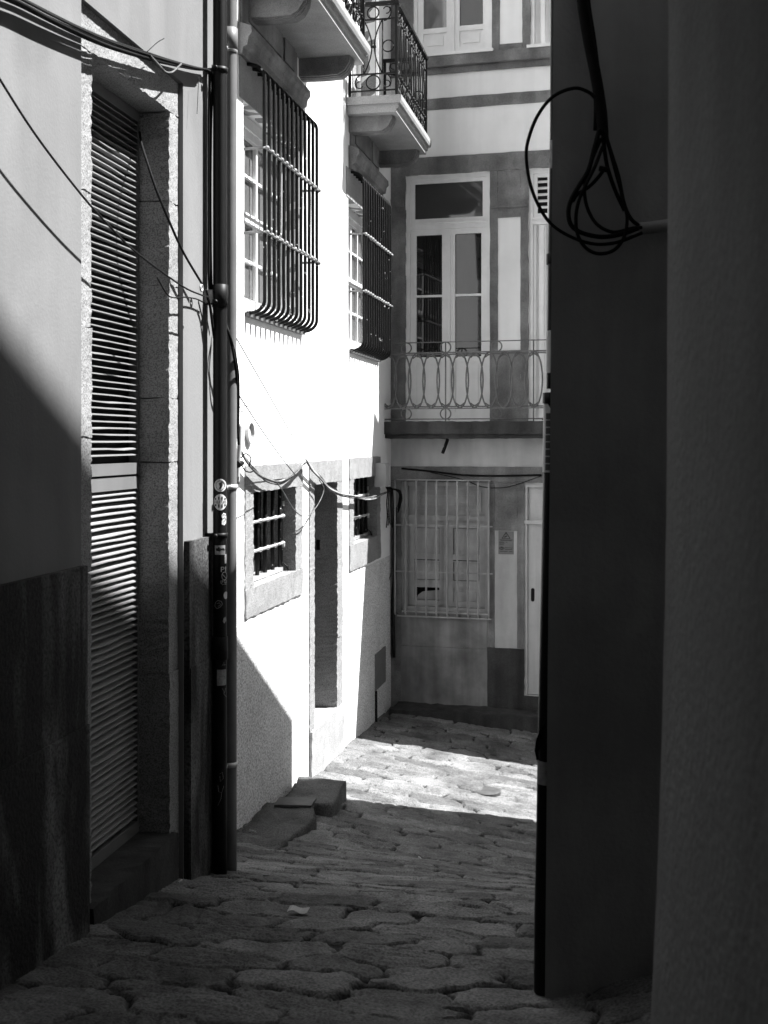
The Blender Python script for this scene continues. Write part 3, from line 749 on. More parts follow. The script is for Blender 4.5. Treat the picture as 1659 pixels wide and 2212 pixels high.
for x in xs_:
    s = FC.s(x, D); g.tube([FC.w(s, ht_+.012, -.0 if x > 870 else .0), FC.w(s, ht_+.01, D-.02), FC.w(s, ht_-.02, D), FC.w(s, (ht_+hb_)/2, D), FC.w(s, hb_+.03, D), FC.w(s, hb_+.004, D-.02), FC.w(s, hb_, .0)], .0115, 7)
for y in (1136, 1237): g.box(FC, FC.s(853, D), FC.s(1064, D), ch(960, y, D)-.007, ch(960, y, D)+.007, D-.018, D-.012)
g.box(FC, FC.s(853, D)+.02, FC.s(1060, D), hb_-.022, hb_-.006, .0, D-.02); g.box(FC, FC.s(853, D)+.02, FC.s(1060, D), ht_+.014, ht_+.026, .0, D)
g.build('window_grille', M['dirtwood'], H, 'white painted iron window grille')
# white panel and street door
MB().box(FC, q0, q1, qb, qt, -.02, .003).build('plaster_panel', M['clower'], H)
s0, s1, h0, h1 = gd; d = -.05; mb = MB(); ht = ch(1150, 1128)
mb.box(FC, s0-.01, s0+.035, h0, h1+.005, d-.06, d+.04); mb.box(FC, s0+.035, s1, h1-.03, h1+.005, d-.06, d+.04); mb.box(FC, s0+.0, s1, ht-.02, ht+.02, d-.05, d+.06)
mb.box(FC, s0+.035, s1, ht+.02, h1-.03, d-.05, d); mb.box(FC, s0+.42, s1-.1, ht+.09, h1-.1, d-.0, d+.012)
mb.box(FC, s0+.037, s0+.50, h0+.01, ht-.02, d-.04, d+.012); mb.box(FC, s0+.505, s1, h0+.01, ht-.02, d-.04, d+.010)
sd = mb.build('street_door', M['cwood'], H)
mb = MB(); hx0, hx1 = FC.s(1147.5, d+.02), FC.s(1155, d+.02); y0, y1 = ch(1150, 1299, d), ch(1150, 1270, d); w = (hx1-hx0)/2; cxs = (hx0+hx1)/2
mb.prism(FC, [(cxs+w*math.cos(a), y1-w+w*math.sin(a)) for a in [math.pi*k/8 for k in range(9)]]+[(cxs+w*math.cos(a), y0+w+w*math.sin(a)) for a in [math.pi+math.pi*k/8 for k in range(9)]], d+.011, d+.020)
mb.build('handle_slot', M['iron'], sd)
# kerb at the foot of the facade
mb = MB(); mb.rbox(FC, .1, CE, -3.6, float(ground(1.0, 14.2))-EYE+.10, .0, .42, .012, .08); mb.build('kerb_stone', M['granite_dark'], H)

# notice fixed to the white panel
nx0, nx1, ny0, ny1 = FC.s(1077.5), FC.s(1110.5), ch(1094, 1197), ch(1094, 1147.5)
nt_ = MB().box(FC, nx0, nx1, ny0, ny1, .004, .009).build('warning_notice', M['hatch'])
tag(nt_, 'small grey surveillance warning notice with a black triangle on the white wall panel', 'sign')
W_, H_ = nx1-nx0, ny1-ny0; mb = MB()
def nl(a, b, c_, e): mb.box(FC, nx0+W_*a, nx0+W_*b, ny1-H_*e, ny1-H_*c_, .0088, .0105)
tri = [(.50, .02), (.20, .32), (.79, .32)]; tin = [(.50, .085), (.27, .295), (.72, .295)]
for k in range(3):
    a, b = tri[k], tri[(k+1) % 3]; c_, e = tin[k], tin[(k+1) % 3]
    mb.prism(FC, [(nx0+W_*p[0], ny1-H_*p[1]) for p in (a, b, e, c_)], .0088, .0106)
mb.prism(FC, [(nx0+W_*p[0], ny1-H_*p[1]) for p in ((.36, .24), (.55, .185), (.59, .215), (.44, .27), (.37, .27))], .0088, .0106)
nl(.485, .505, .15, .20); nl(.45, .55, .14, .15)
for (a, b, y) in ((.08, .93, .37), (.15, .90, .41), (.06, .36, .475), (.50, .58, .475), (.06, .40, .52), (.06, .35, .59), (.42, .55, .72), (.57, .64, .72), (.68, .78, .72), (.80, .92, .725), (.44, .90, .79), (.08, .60, .875), (.70, .92, .88)):
    nl(a, b, y-.008, y+.012)
c_ = (nx0+W_*.21, ny1-H_*.745)
for sg in (1, -1):
    mb.tube([FC.w(c_[0]+W_*.17*t, c_[1]+sg*H_*.06*math.cos(t*math.pi/2), .0098) for t in [k/8-1 for k in range(17)]], .0028, 5)
mb.tube([FC.w(c_[0]+q[0], c_[1]+q[1], .0098) for q in circ((0, 0), W_*.055)], .003, 5, True)
mb.build('print', M['ink'], nt_)

# ------------------------------------------------------------------ right-hand buildings
# R1: the rendered wall close to the camera
FR1 = Frame(.398, 0, .07, 1, True)
def z1(x): # s on R1 at image column x
    return FR1.s(x)
R1o = thing('near_house', 'blank grey rendered house wall closest on the right, out of focus', 'house', FR1.w(1.0, -1.5, 0))
s_e = FR1.s(1443)
mb = MB()
def colx(y): return float(np.interp(y, [-400, 0, 1000, 1450, 1900, 2300, 2600], [1446, 1445, 1441, 1435, 1420, 1402, 1388]))
ys = [-2500, -400, 0, 500, 1000, 1300, 1600, 1900, 2212, 2600]
edge = []
zc = 2.40
for y in ys:
    u = (colx(y)-CX)/FPX; edge.append((u*zc, zc, (CY-y)/FPX*zc+EYE))
edge[0] = (edge[1][0], zc, 8.5)
# street face: strip from edge back to behind the camera, plus the end face going right
back = [FR1.w(-4, e[2]-EYE, 0) for e in edge]; right = [(5.5, zc+.25, e[2]) for e in edge]; br = [(5.5, -4, e[2]) for e in edge]
nE = len(edge); vs = []
for i in range(nE):
    near = [(edge[i][0]+(back[i][0]-edge[i][0])*t, edge[i][1]+(back[i][1]-edge[i][1])*t, edge[i][2]) for t in (0, 1)]
    vs += [near[1], near[0], right[i], br[i]]
fs = []
for i in range(nE-1):
    for k in range(4): fs.append((i*4+k, i*4+(k+1) % 4, (i+1)*4+(k+1) % 4, (i+1)*4+k))
fs += [(0, 1, 2, 3), tuple((nE-1)*4+k for k in range(4))]
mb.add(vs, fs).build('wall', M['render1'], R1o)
MB().box(Frame(-3.0, -6.0, 1, 0, True), 0, 5.2, 1.50, 6.5, 0, 9.4).build('added_shade_storey', M['render1'], R1o)  # unseen storey added above the camera to darken the foreground
# R2: next house, set back behind it, its front turned to the camera
FR2 = Frame(.1365*4.4, 4.4, 1, .10, False)
R2o = thing('rendered_house', 'dark grey rendered house front on the right with hanging cables', 'house', FR2.w(.3, -2.0, 0))
ys2 = [(-320, 1199), (0, 1196), (400, 1193), (1000, 1188.5), (1450, 1183.5), (2000, 1179), (2200, 1177), (2400, 1176)]
left = [FR2.p(x, y) for y, x in ys2]; left[0] = (left[0][0], 2.2)
n = len(left); vs = []; fs = []
LV = Vector((VB*.9, 1, 0)); LEN = 6.1
prof = [(0, 2.2), (2.4, 2.2), (2.5, 2.6), (4.6, 2.54), (6.15, 1.5)]           # eaves stepping down the alley
mb = MB()
# front face with slightly leaning corner, as solid
bx = 3.6
for s_, h_ in left: vs += [FR2.w(s_, h_, 0), FR2.w(bx, h_, 0), FR2.w(bx, h_, -.5), tuple(Vector(FR2.w(s_, h_, 0))+LV*.5)]
for i in range(n-1):
    for k in range(4): fs.append((i*4+k, i*4+(k+1) % 4, (i+1)*4+(k+1) % 4, (i+1)*4+k))
fs += [(0, 1, 2, 3), tuple((n-1)*4+k for k in range(4))]
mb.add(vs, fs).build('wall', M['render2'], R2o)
X0 = FR2.w(left[4][0], 0, 0)
FL = Frame(X0[0]+.0, X0[1]+.02, LV[0], LV[1], True)      # street side of R2, d to the left
mb = MB()
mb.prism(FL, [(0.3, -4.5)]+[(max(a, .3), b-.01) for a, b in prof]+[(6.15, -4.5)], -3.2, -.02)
mb.build('side_wall', M['render2'], R2o)
# R4: taller gabled house behind, R3: annex across the side lane, and the house behind the camera (all out of view)
FX = Frame(6.0, 0, 0, 1, True)
def hidden(name, label, F, pts, d0, d1, m='ochre'):
    o = thing(name, label, 'house', F.w(pts[0][0], -2.5, 0)); MB().prism(F, pts, d0, d1).build('wall', M[m], o); return o
hidden('gabled_house', 'tall gabled house standing behind the grey rendered house', FX, [(-6, -4), (-6, 14.5), (2.0, 14.2), (4.95, 11.77), (7.13, 9.92), (9.4, 7.9), (10.5, 7.0), (10.5, -4)], -5, 0, 'ochre')
FX3 = Frame(2.3, 0, 0, 1, True)
hidden('lane_annex', 'low annex at the corner of the side lane beside the granite house', FX3, [(12.87, -4), (12.87, .93), (13.8, 4.07), (14.3, 3.64), (14.9, 3.6), (14.9, -4)], -3.5, 0, 'cplaster')
hidden('sky_blocking_house', 'tall unseen house added beyond the side lane to block sky light', Frame(2.1, 15.6, 1, 0, True), [(0, -4), (0, 11), (14, 11), (14, -4)], 0, 5, 'ochre')  # out of view, put in to keep sky light off the alley
FXB = Frame(-9, -7, 1, 0, True)
hidden('rear_house', 'plastered house across the alley behind the camera', FXB, [(0, -2), (0, 7), (18, 7), (18, -2)], -4, 0, 'ochre')

# ------------------------------------------------------------------ drainpipes
def pipe(F, s, d, r, h0, h1, m, name, label, joints, clamps):
    t = thing(name, label, 'drainpipe', F.w(s, h0, d))
    MB().tube([F.w(s, h0+(h1-h0)*k/24, d) for k in range(25)], r, 20).build('pipe', M[m], t)
    for h in joints:
        mb = MB(); mb.tube([F.w(s, h-.06, d), F.w(s, h-.058, d), F.w(s, h+.06, d), F.w(s, h+.062, d)], [r+.001, r+.006, r+.006, r+.001], 20)
        mb.build('joint', M[m], t)
    for h in clamps:
        mb = MB(); mb.tube([F.w(s, h-.013, d), F.w(s, h-.0129, d), F.w(s, h+.0129, d), F.w(s, h+.013, d)], [r, r+.005, r+.005, r], 20)
        mb.box(F, s-.02, s+.02, h-.01, h+.01, -.02, d-r+.005)
        mb.tube([F.w(s-r-.030, h, d-.005), F.w(s-r+.004, h, d-.005)], .008, 8); mb.ball(F.w(s-r-.02, h, d-.005), .012, 8)
        mb.build('clamp', M['steel' if m == 'pipe' else m], t)
    return t
s_bp = zA(6.462); s_gp = zA(6.632); D_P = .076; RP = .0375
def hA(y, s=s_bp, d=D_P): 
    z = FA.w(s, 0, d)[1]; return (CY-y)/FPX*z
bp = pipe(FA, s_bp, D_P, RP, -2.4, 7.4, 'black', 'drainpipe', 'black drainpipe covered in stickers at the corner of the ochre house', [hA(640), hA(1400)], [hA(152), hA(654), hA(1156)])
gp = pipe(FA, s_gp, D_P, RP, -2.5, 7.4, 'pipe', 'drainpipe', 'grey drainpipe just behind the black stickered one', [hA(86, s_gp)], [hA(110, s_gp), hA(1052, s_gp), hA(1650, s_gp)])
# stickers wrapped on the pipe
cam_dir = math.atan2(FA.w(s_bp, 0, D_P)[0], FA.w(s_bp, 0, D_P)[1])
PC = FA.w(s_bp, 0, D_P)
def onpipe(px, y, k=.0012):
    """px = offset across the pipe seen from the alley (-1..1), y = image row"""
    a = math.asin(max(-.98, min(.98, px)))
    dx, dz = math.sin(a), -math.cos(a)
    ca, sa_ = math.cos(-cam_dir), math.sin(-cam_dir)
    rx, rz = dx*ca-dz*sa_, dx*sa_+dz*ca
    z = PC[1]; return (PC[0]+rx*(RP+k), PC[1]+rz*(RP+k), (CY-y)/FPX*z+EYE)
def xoff(x): return (x-476.3)/14.8
def patch(mb, pts, k=.0012, c=None):
    """filled outline (image coords) bent round the pipe, as a fan of rings"""
    n = len(pts); cx_ = sum(p[0] for p in pts)/n; cy_ = sum(p[1] for p in pts)/n; vs = []; fs = []
    for t in (1, .75, .5, .25): vs += [onpipe(xoff(cx_+(p[0]-cx_)*t), cy_+(p[1]-cy_)*t, k) for p in pts]
    vs.append(onpipe(xoff(cx_), cy_, k))
    for r in range(3):
        for i in range(n): fs.append((r*n+i, r*n+(i+1) % n, (r+1)*n+(i+1) % n, (r+1)*n+i))
    for i in range(n): fs.append((3*n+i, 3*n+(i+1) % n, 4*n))
    mb.add(vs, fs)
def oval(cx_, cy_, a, b, n=28): return [(cx_+a*math.cos(2*math.pi*k/n), cy_+b*math.sin(2*math.pi*k/n)) for k in range(n)]
def rect(x0, x1, y0, y1, n=5):
    o = [(x0+(x1-x0)*i/n, y0) for i in range(n)]+[(x1, y0+(y1-y0)*i/n) for i in range(n)]
    return o+[(x1-(x1-x0)*i/n, y1) for i in range(n)]+[(x0, y1-(y1-y0)*i/n) for i in range(n)]
def line(mb, pts, r=.0011, k=.0022): mb.tube([onpipe(xoff(x), y, k) for x, y in pts], r, 5)
def text(mb, body, x0, x1, y0, y1, k=.0026):
    cu = bpy.data.curves.new('t', 'FONT'); cu.body = body; ob = bpy.data.objects.new('t', cu); C.objects.link(ob)
    dg = bpy.context.evaluated_depsgraph_get(); me = bpy.data.meshes.new_from_object(ob.evaluated_get(dg))
    xs = [v.co.x for v in me.vertices]; ys = [v.co.y for v in me.vertices]; a, b, c_, e = min(xs), max(xs), min(ys), max(ys)
    vs = [onpipe(xoff(x0+(v.co.x-a)/(b-a)*(x1-x0)), y1-(v.co.y-c_)/(e-c_)*(y1-y0), k) for v in me.vertices]
    mb.add(vs, [tuple(p.vertices) for p in me.polygons])
    bpy.data.objects.remove(ob); bpy.data.curves.remove(cu); bpy.data.meshes.remove(me)
def sticker(lab, base, m, draw=None, m2='ink'):
    mb = MB()
    for p in base: patch(mb, p)
    o = mb.build('sticker', M[m], bp, lab)
    if draw:
        mb = MB(); draw(mb); mb.build('print', M[m2], o)
def d1(mb):
    line(mb, oval(477, 1048, 8.6, 10)+[(485.6, 1048)]); patch(mb, [(474, 1044), (480, 1040), (482, 1047), (479, 1055), (474, 1056), (476, 1050)], .0024)
    for k in range(12):
        a = math.pi*(.1+.8*k/11); line(mb, [(477-10.6*math.cos(a), 1048-12*math.sin(a)), (477-10.2*math.cos(a), 1048-11.4*math.sin(a))], .0016)
sticker('round white sticker with a dark emblem', [oval(477, 1048, 12.2, 14)], 'stickw', d1)
def d2(mb):
    for x in (467.5, 474, 480.5, 486.5):
        e = 14.5*math.sqrt(max(.05, 1-((x-477)/13.5)**2)); patch(mb, rect(x-1.4, x+1.4, 1084-e*.85, 1079), .002); patch(mb, rect(x-1.4, x+1.4, 1088.5, 1084+e*.85), .002)
    text(mb, 'HEROIS', 465.5, 489, 1080.5, 1087)
sticker('oval striped black and white sticker reading HEROIS', [oval(477, 1084, 13.2, 17.5)], 'stickw', d2)
def d3(mb): line(mb, [(481, 1114), (484, 1110), (488, 1113)]); line(mb, [(482, 1120), (486, 1117), (488, 1122), (484, 1126)], .0014)
sticker('white cut-out sticker', [[(480, 1112), (483, 1107), (488, 1109), (489, 1116), (488.5, 1130), (485, 1134), (480, 1132), (480, 1125), (482, 1120), (479.5, 1116)]], 'stickw', d3)
def d4(mb): patch(mb, [(468, 1184), (474, 1180), (484, 1183), (486, 1188), (476, 1190), (469, 1189)], .002); 
sticker('grey rectangular sticker with a torn corner', [rect(466, 487, 1177, 1197)], 'stickg', d4)
sticker('narrow white sticker strip', [rect(486, 489.5, 1196, 1216)], 'stickw')
mb = MB(); text(mb, 'PI', 478, 488, 1223, 1234); text(mb, 'UP TU', 477.5, 489, 1252, 1259); line(mb, oval(485, 1243, 5, 8.5)+[(490, 1243)], .0014); line(mb, [(481, 1239), (489, 1249)], .0014); line(mb, [(480, 1261.5), (489, 1261)], .0006)
mb.build('sticker', M['stickw'], bp, 'black sticker with white lettering and a crossed circle')
sticker('small round grey sticker', [oval(488, 1285, 4.2, 8)], 'stickw')
mb = MB(); line(mb, [(467, 1300), (472, 1295), (479, 1297), (481, 1303), (477, 1309), (470, 1313), (466, 1308), (467, 1300)], .0016); line(mb, [(470, 1302), (475, 1300), (478, 1304), (472, 1308)], .0014)
mb.build('sticker', M['stickg'], bp, 'scribbled white outline sticker')
mb = MB(); patch(mb, [(484, 1333), (488, 1331), (489, 1340), (485, 1345), (482, 1340)]); mb.build('sticker', M['stickg'], bp, 'small faded scrap of sticker'); mb = MB(); patch(mb, rect(484, 489, 1409, 1420)); mb.build('sticker', M['stickg'], bp, 'small square grey sticker')
def d5(mb): line(mb, [(475, 1459), (486, 1459)], .0014); line(mb, [(474, 1462.5), (487, 1462.5)], .0014)
sticker('plain white rectangular sticker with two printed lines', [rect(470, 488.5, 1444, 1478)], 'stickg', d5)
for ls in ([[(480, 1437), (484, 1428), (486, 1437), (481, 1434), (488, 1434)]], [[(481, 1484), (485, 1494), (488, 1484)], [(484.8, 1493), (484, 1496), (489, 1504)]],
           [[(475, 1668), (481, 1664), (483, 1678), (477, 1684), (476, 1672)]], [[(472, 1692), (474, 1706), (480, 1708), (484, 1694)], [(479.5, 1707), (478, 1722), (472, 1735)]]):
    mb = MB()
    for l_ in ls: line(mb, l_, .001)
    mb.build('graffiti_tag', M['stickg'], bp)

# R2's corner drainpipe: slim above, thick cast iron below
def lx(y): return float(np.interp(y, [-300, 301, 554, 715, 858], [1191, 1188.5, 1184, 1182.5, 1181]))
def lx2(y): return float(np.interp(y, [859, 1021, 1460, 1663, 1800, 1970, 2200], [1176, 1174, 1165, 1161, 1159, 1155, 1153]))
ZP = 4.47
cp = thing('corner_drainpipe', 'black drainpipe with torn posters at the corner of the dark grey house', 'drainpipe', ray(1180, 2160, ZP))
r_u, r_l = .033, .046
up = [ray(lx(y)+r_u/ZP*FPX, y, ZP) for y in range(-300, 870, 60)]
MB().tube(up, r_u, 18).build('pipe', M['black'], cp)
lo = [ray(lx2(y)+r_l/ZP*FPX, y, ZP) for y in range(858, 2260, 70)]
MB().tube(lo, r_l, 20).build('cast_iron_foot', M['black'], cp)
for y in (560, 860):
    mb = MB()
    
    q = [ray((lx(y) if y < 800 else lx2(860))+(r_u if y < 800 else r_l)/ZP*FPX, y+k, ZP) for k in (-12, -11, 11, 12)]
    r = r_u if y < 800 else r_l; mb.tube(q, [r, r+.006, r+.006, r], 18)
    mb.build('collar', M['black'], cp)
def wrap(name, y0, y1, f, r, m, lab, a0=-2.1, a1=.6, curve=False):
    mb = MB(); n = 14; k = 12; vs = []; fs = []
    for i in range(k+1):
        y = y0+(y1-y0)*i/k; c = ray(f(y)+r/ZP*FPX, y, ZP)
        hi = a1 if not curve else a1-(a1-a0)*.55*(1-i/k)**3
        for j in range(n+1):
            a = a0+(hi-a0)*j/n; vs.append((c[0]+(r+.002)*math.sin(a), c[1]-(r+.002)*math.cos(a), c[2]))
    for i in range(k):
        for j in range(n): fs.append((i*(n+1)+j, i*(n+1)+j+1, (i+1)*(n+1)+j+1, (i+1)*(n+1)+j))
    mb.add(vs, fs, True); return mb.build(name, M[m], cp, lab)
wrap('poster', 715, 806, lx, r_u, 'stickw', 'plain white sticker')
po = wrap('poster', 873, 1020, lx2, r_l, 'stickw', 'white poster with a column of dark pictures', curve=True)
mb = MB()
for i in range(8):
    y0 = 893+i*15.6; y1 = y0+13.5; vs = []; fs = []
    for y in (y0, y1):
        c = ray(lx2(y)+r_l/ZP*FPX, y, ZP)
        for j in range(7):
            a = -1.02+.55*j/6; vs.append((c[0]+(r_l+.0035)*math.sin(a), c[1]-(r_l+.0035)*math.cos(a), c[2]))
    fs = [(j, j+1, j+8, j+7) for j in range(6)]; mb.add(vs, fs)
mb.build('print', M['metalplate'], po)
wrap('sticker', 305, 366, lx, r_u, 'stickg', 'scribbled grey sticker', -1.4, .4)
# loose black poster rag hanging from it
mb = MB(); rag = [(1178, 1560), (1166, 1578), (1158, 1600), (1155, 1622), (1159, 1642), (1163, 1640), (1162, 1622), (1168, 1612), (1178, 1608)]
n = len(rag)
vs = [ray(x, y, ZP-.06) for x, y in rag]+[ray(x+1, y+1, ZP-.045) for x, y in rag]
mb.add(vs, [tuple(range(n)), tuple(range(2*n-1, n-1, -1))]+[(i, (i+1) % n, n+(i+1) % n, n+i) for i in range(n)])
mb.build('torn_flap', M['cable'], cp)
wrap('poster', 1640, 1690, lx2, r_l, 'stickg', 'torn pale scrap of poster', -1.3, -.2)

# ------------------------------------------------------------------ cables
def cable(name, label, paths, m='cable', r=.006, group=None, n=6, cat='cable'):
    mb = MB()
    for p in paths:
        rr = r
        if isinstance(p, tuple): p, rr = p
        mb.tube(smooth_path(p, 6), rr, n)
    o = mb.build(name, M[m]); tag(o, label, cat, group); return o
def pa(pts, d, jit=0.0): return [FA.pw(x, y+R.uniform(-jit, jit), (d if not callable(d) else d(i))+R.uniform(-jit, jit)*.002) for i, (x, y) in enumerate(pts)]
def pb_(pts, d, jit=0.0): return [FB.pw(x, y+R.uniform(-jit, jit), d+R.uniform(-jit, jit)*.002) for x, y in pts]
# bundle along house A above the door
base = [(-60, -50), (0, -16), (49, 4), (110, 34), (175, 64), (240, 91), (320, 117), (370, 132), (420, 145), (446, 150)]
paths = []
for k in range(6):
    amp, lead = R.uniform(-6, 12), R.uniform(-9, 6)
    off = [amp*math.sin(math.pi*min(1, i/9))+lead*(1-i/9)+R.uniform(-.7, .7) for i in range(10)]
    paths.append((pa([(x, y+o_) for (x, y), o_ in zip(base, off)], .025+.006*k), R.choice([.004, .0055, .007])))
cable('cable_bundle', 'bundle of black cables slung across the ochre wall above the louvred door', paths)
cable('loose_cable', 'loose cable loop hanging below the bundle right of the door head', [pa([(325, 120), (345, 142), (358, 155), (372, 156), (385, 145), (392, 138)], .06), ], 'cablegrey', .005)
cable('stub_wire', 'thin stray wire sticking up from the bundle over the door', [pa([(318, 112), (340, 92), (355, 83)], .06)], r=.002)
cable('stub_wire', 'thin stray wire hanging straight down left of the drainpipe', [pa([(430, 165), (428, 205), (426, 246)], .05)], r=.0016)
# thin wire and thick wire reaching the bracket
cable('thin_wire', 'thin wire crossing diagonally in front of the ochre wall and louvred door', [[FA.pw(x, y, .10) for x, y in [(-60, 70), (0, 171), (80, 295), (175, 419), (240, 492), (297, 547), (394, 618), (442, 640)]]], r=.0045)
cable('drop_wire', 'black wire dropping from the door head to the bracket by the drainpipe', [[FA.pw(302, 285, -.15), FA.pw(306, 310, -.13), FA.pw(317, 346, -.06), FA.pw(340, 415, .0), FA.pw(366, 478, .03), FA.pw(396, 544, .05), FA.pw(436, 612, .06)]], r=.0065)
cable('thin_wire', 'short slack wire from the door frame to the drainpipe bracket', [pa([(340, 600), (366, 640), (400, 642), (425, 646), (445, 656)], .03)], r=.004)
cable('riser_cables', 'black cables running down the wall beside the stickered drainpipe', [
    (pa([(446, 150), (452, 156), (453, 180), (452, 240), (452, 340), (452, 480), (452, 600), (455, 650)], .03), .008),
    (pa([(446, 150), (457, 158), (459, 185), (458, 215), (456, 300), (455, 420), (456, 560), (459, 640), (468, 700)], .035), .007),
    (pa([(448, 640), (454, 660), (458, 690), (463, 730)], .05), .008), (pa([(446, 625), (455, 665), (464, 720)], .04), .007)])
wb = thing('wire_bracket', 'small ring bracket holding wires left of the black drainpipe', 'bracket', FA.pw(442, 640, 0))
MB().tube([FA.w(FA.s(439.5, .06)+q[0], FA.h(439.5, 622, .06)+q[1], .05) for q in circ((0, 0), .016)], .006, 6, True).build('ring', M['steel'], wb)
MB().box(FA, FA.s(440, .0), FA.s(447, .0), FA.h(445, 655), FA.h(445, 628), 0, .05).build('plate', M['ironlit'], wb)
# cables beyond the pipes, on the white house
def mixz(pts): return [ray(x, y, z) for x, y, z in pts]
cable('cable_bundle', 'black cables clinging to the edge of the grey drainpipe', [
    (mixz([(486, 695, 6.55), (494, 715, 6.5), (503, 745, 6.52), (511, 780, 6.6), (514, 840, 6.7), (514, 900, 6.75), (513, 940, 6.8)]), .007),
    (mixz([(484, 690, 6.55), (497, 725, 6.52), (506, 760, 6.55), (514, 800, 6.62), (516, 850, 6.7), (515, 935, 6.8)]), .007),
    (mixz([(488, 700, 6.55), (499, 735, 6.52), (509, 790, 6.55), (512, 830, 6.62), (512, 900, 6.7), (516, 960, 6.8)]), .008)])
cable('service_conduit', 'short pale conduit beside the grey drainpipe on the white wall', [(mixz([(519, 915, 6.86), (518, 960, 6.86), (515, 1000, 6.86), (513, 1045, 6.86)]), .014)], 'box', .014, n=12, cat='conduit')
o = thing('wall_fitting', 'round black cup-shaped fitting with wires at the edge of the drainpipe', 'fitting', ray(520, 1001, 6.8))
c_ = Vector(ray(521, 1001, 6.8)); ax = Vector((-.35, -.9, -.1)).normalized()
MB().tube([c_-ax*.02, c_+ax*.03, c_+ax*.05], [.012, .021, .021], 16).build('cup', M['black'], o)
mb = MB(); mb.tube(smooth_path([c_+Vector((0, 0, .03)), c_+Vector((.025, 0, .055)), c_+Vector((.05, .05, .03)), c_+Vector((.04, .05, -.02))]), .004, 6)
mb.tube(smooth_path([c_, c_+Vector((.02, .02, -.04)), c_+Vector((.05, .03, -.05)), c_+Vector((.07, .05, -.04))]), .004, 6)
mb.build('wire', M['cable'], o)
# twisted bundle on the white wall
base = [(522, 975), (530, 990), (543.5, 1008), (560, 1026), (577, 1037), (599, 1043), (620, 1036), (640, 1019), (655, 1002), (663, 996)]
base2 = [(663, 996), (675, 1014), (694.5, 1033), (711, 1053), (734, 1067), (762, 1074), (790, 1078), (812, 1073), (829, 1064), (849, 1058)]
for bs, lab in ((base, 'twisted cable bundle sagging over the first small barred window'), (base2, 'twisted cable bundle running from the doorway hook to the grey box')):
    paths = []
    for k in range(6):
        ph = k*1.05; fr = R.uniform(.8, 1.6)
        paths.append((pb_([(x, y+3.2*math.sin(ph+i*fr)) for i, (x, y) in enumerate(bs)], .07+.012*math.cos(ph)), R.choice([.005, .007, .008])))
    cable('cable_bundle', lab, paths[:4], 'cablegrey')
    cable('pale_cable', lab.replace('twisted cable bundle', 'pale cable strands twisted in the bundle'), paths[4:], 'cablepale')
cable('loop_cable', 'thin cable looping low between the small window and the doorway', [pb_([(599, 1043), (612, 1062), (635, 1100), (655, 1115), (672, 1109), (690, 1085), (700, 1057), (690, 1036)], .09), pb_([(637, 1150), (655, 1140), (672, 1110)], .03)], 'cablegrey', .0045)
cable('thin_wire', 'thin straight wire from the drainpipe top down to the doorway hook', [[Vector(ray(488, 690, 6.6)).lerp(Vector(FB.pw(663, 996, .1)), t) for t in (0, .33, .66, 1)]], r=.0035)
cable('thin_wire', 'second thin wire from the conduit down to the window head', [[Vector(ray(514, 850, 6.8)).lerp(Vector(FB.pw(640, 1028, .08)), t)+Vector((0, 0, -.02*math.sin(math.pi*t))) for t in (0, .33, .66, 1)]], r=.0035)
cable('loose_cable', 'small wire loop standing off the white wall beside the round vent', [mixz([(518, 880, 7.2), (530, 876, 7.3), (543, 882, 7.3), (545, 888, 7.3), (535, 890, 7.2), (520, 889, 7.1)])], 'cablegrey', .003)
# junction box and its tails at the far corner of the white wall
jb = thing('junction_box', 'pale grey electrical box at the far end of the white wall', 'electrical box', FB.pw(843, 1050, .05))
s0, s1 = FB.s(832, .12), FB.s(843, .12); 
MB().box(FB, s0, s0+.24, FB.h(838, 1050, .1), FB.h(838, 1000, .1), 0, .115).build('case', M['box'], jb)
MB().box(FB, s0+.012, s0+.228, FB.h(838, 1047, .1), FB.h(838, 1003, .1), .112, .128).build('lid', M['box'], jb)
mb = MB()
for k in range(5):
    x = 838+2.6*k; mb.tube(smooth_path([FB.pw(x-4, 1052, .08), FB.pw(x, 1062, .09), FB.pw(x-2+k, 1085+4*k, .10), FB.pw(x-1, 1115+6*k, .08), FB.pw(x-3+k, 1140-5*k, .07)]), .007, 6)
for k in range(3):
    mb.tube(smooth_path([FB.pw(846, 1056, .1), ray(858+3*k, 1060, 14.2), ray(864+2*k, 1070+5*k, 14.25), ray(860, 1095+6*k, 14.3)]), .009, 6)
tag(mb.build('cable_tails', M['cable']), 'dark cable tails hanging under the grey electrical box', 'cable')
mb = MB(); mb.tube(smooth_path([FC.pw(854, 1095, .05), FC.pw(852, 1180, .05), FC.pw(853, 1240, .05), FC.pw(849, 1300, .05), FC.pw(851, 1420, .05)]), .022, 8); mb.tube(smooth_path([FC.pw(850, 1200, .08), FC.pw(846, 1235, .10), FC.pw(838, 1262, .12)]), .005, 6)
tag(mb.build('corner_pipe', M['black']), 'black pipe down the dark inner corner between white and granite houses', 'drainpipe')
cable('facade_cable', 'black cable along the lintel of the ground floor at the alley end', [[FC.pw(x, y, .03) for x, y in [(868, 1012), (930, 1018), (1000, 1026), (1080, 1028), (1170, 1026)]]], r=.011)
cable('facade_cable', 'thin wire sagging across the top of the grilled ground window', [[FC.pw(x, y, .06) for x, y in [(930, 1020), (1000, 1036), (1040, 1051), (1075, 1054), (1110, 1049), (1170, 1028)]]], r=.005)
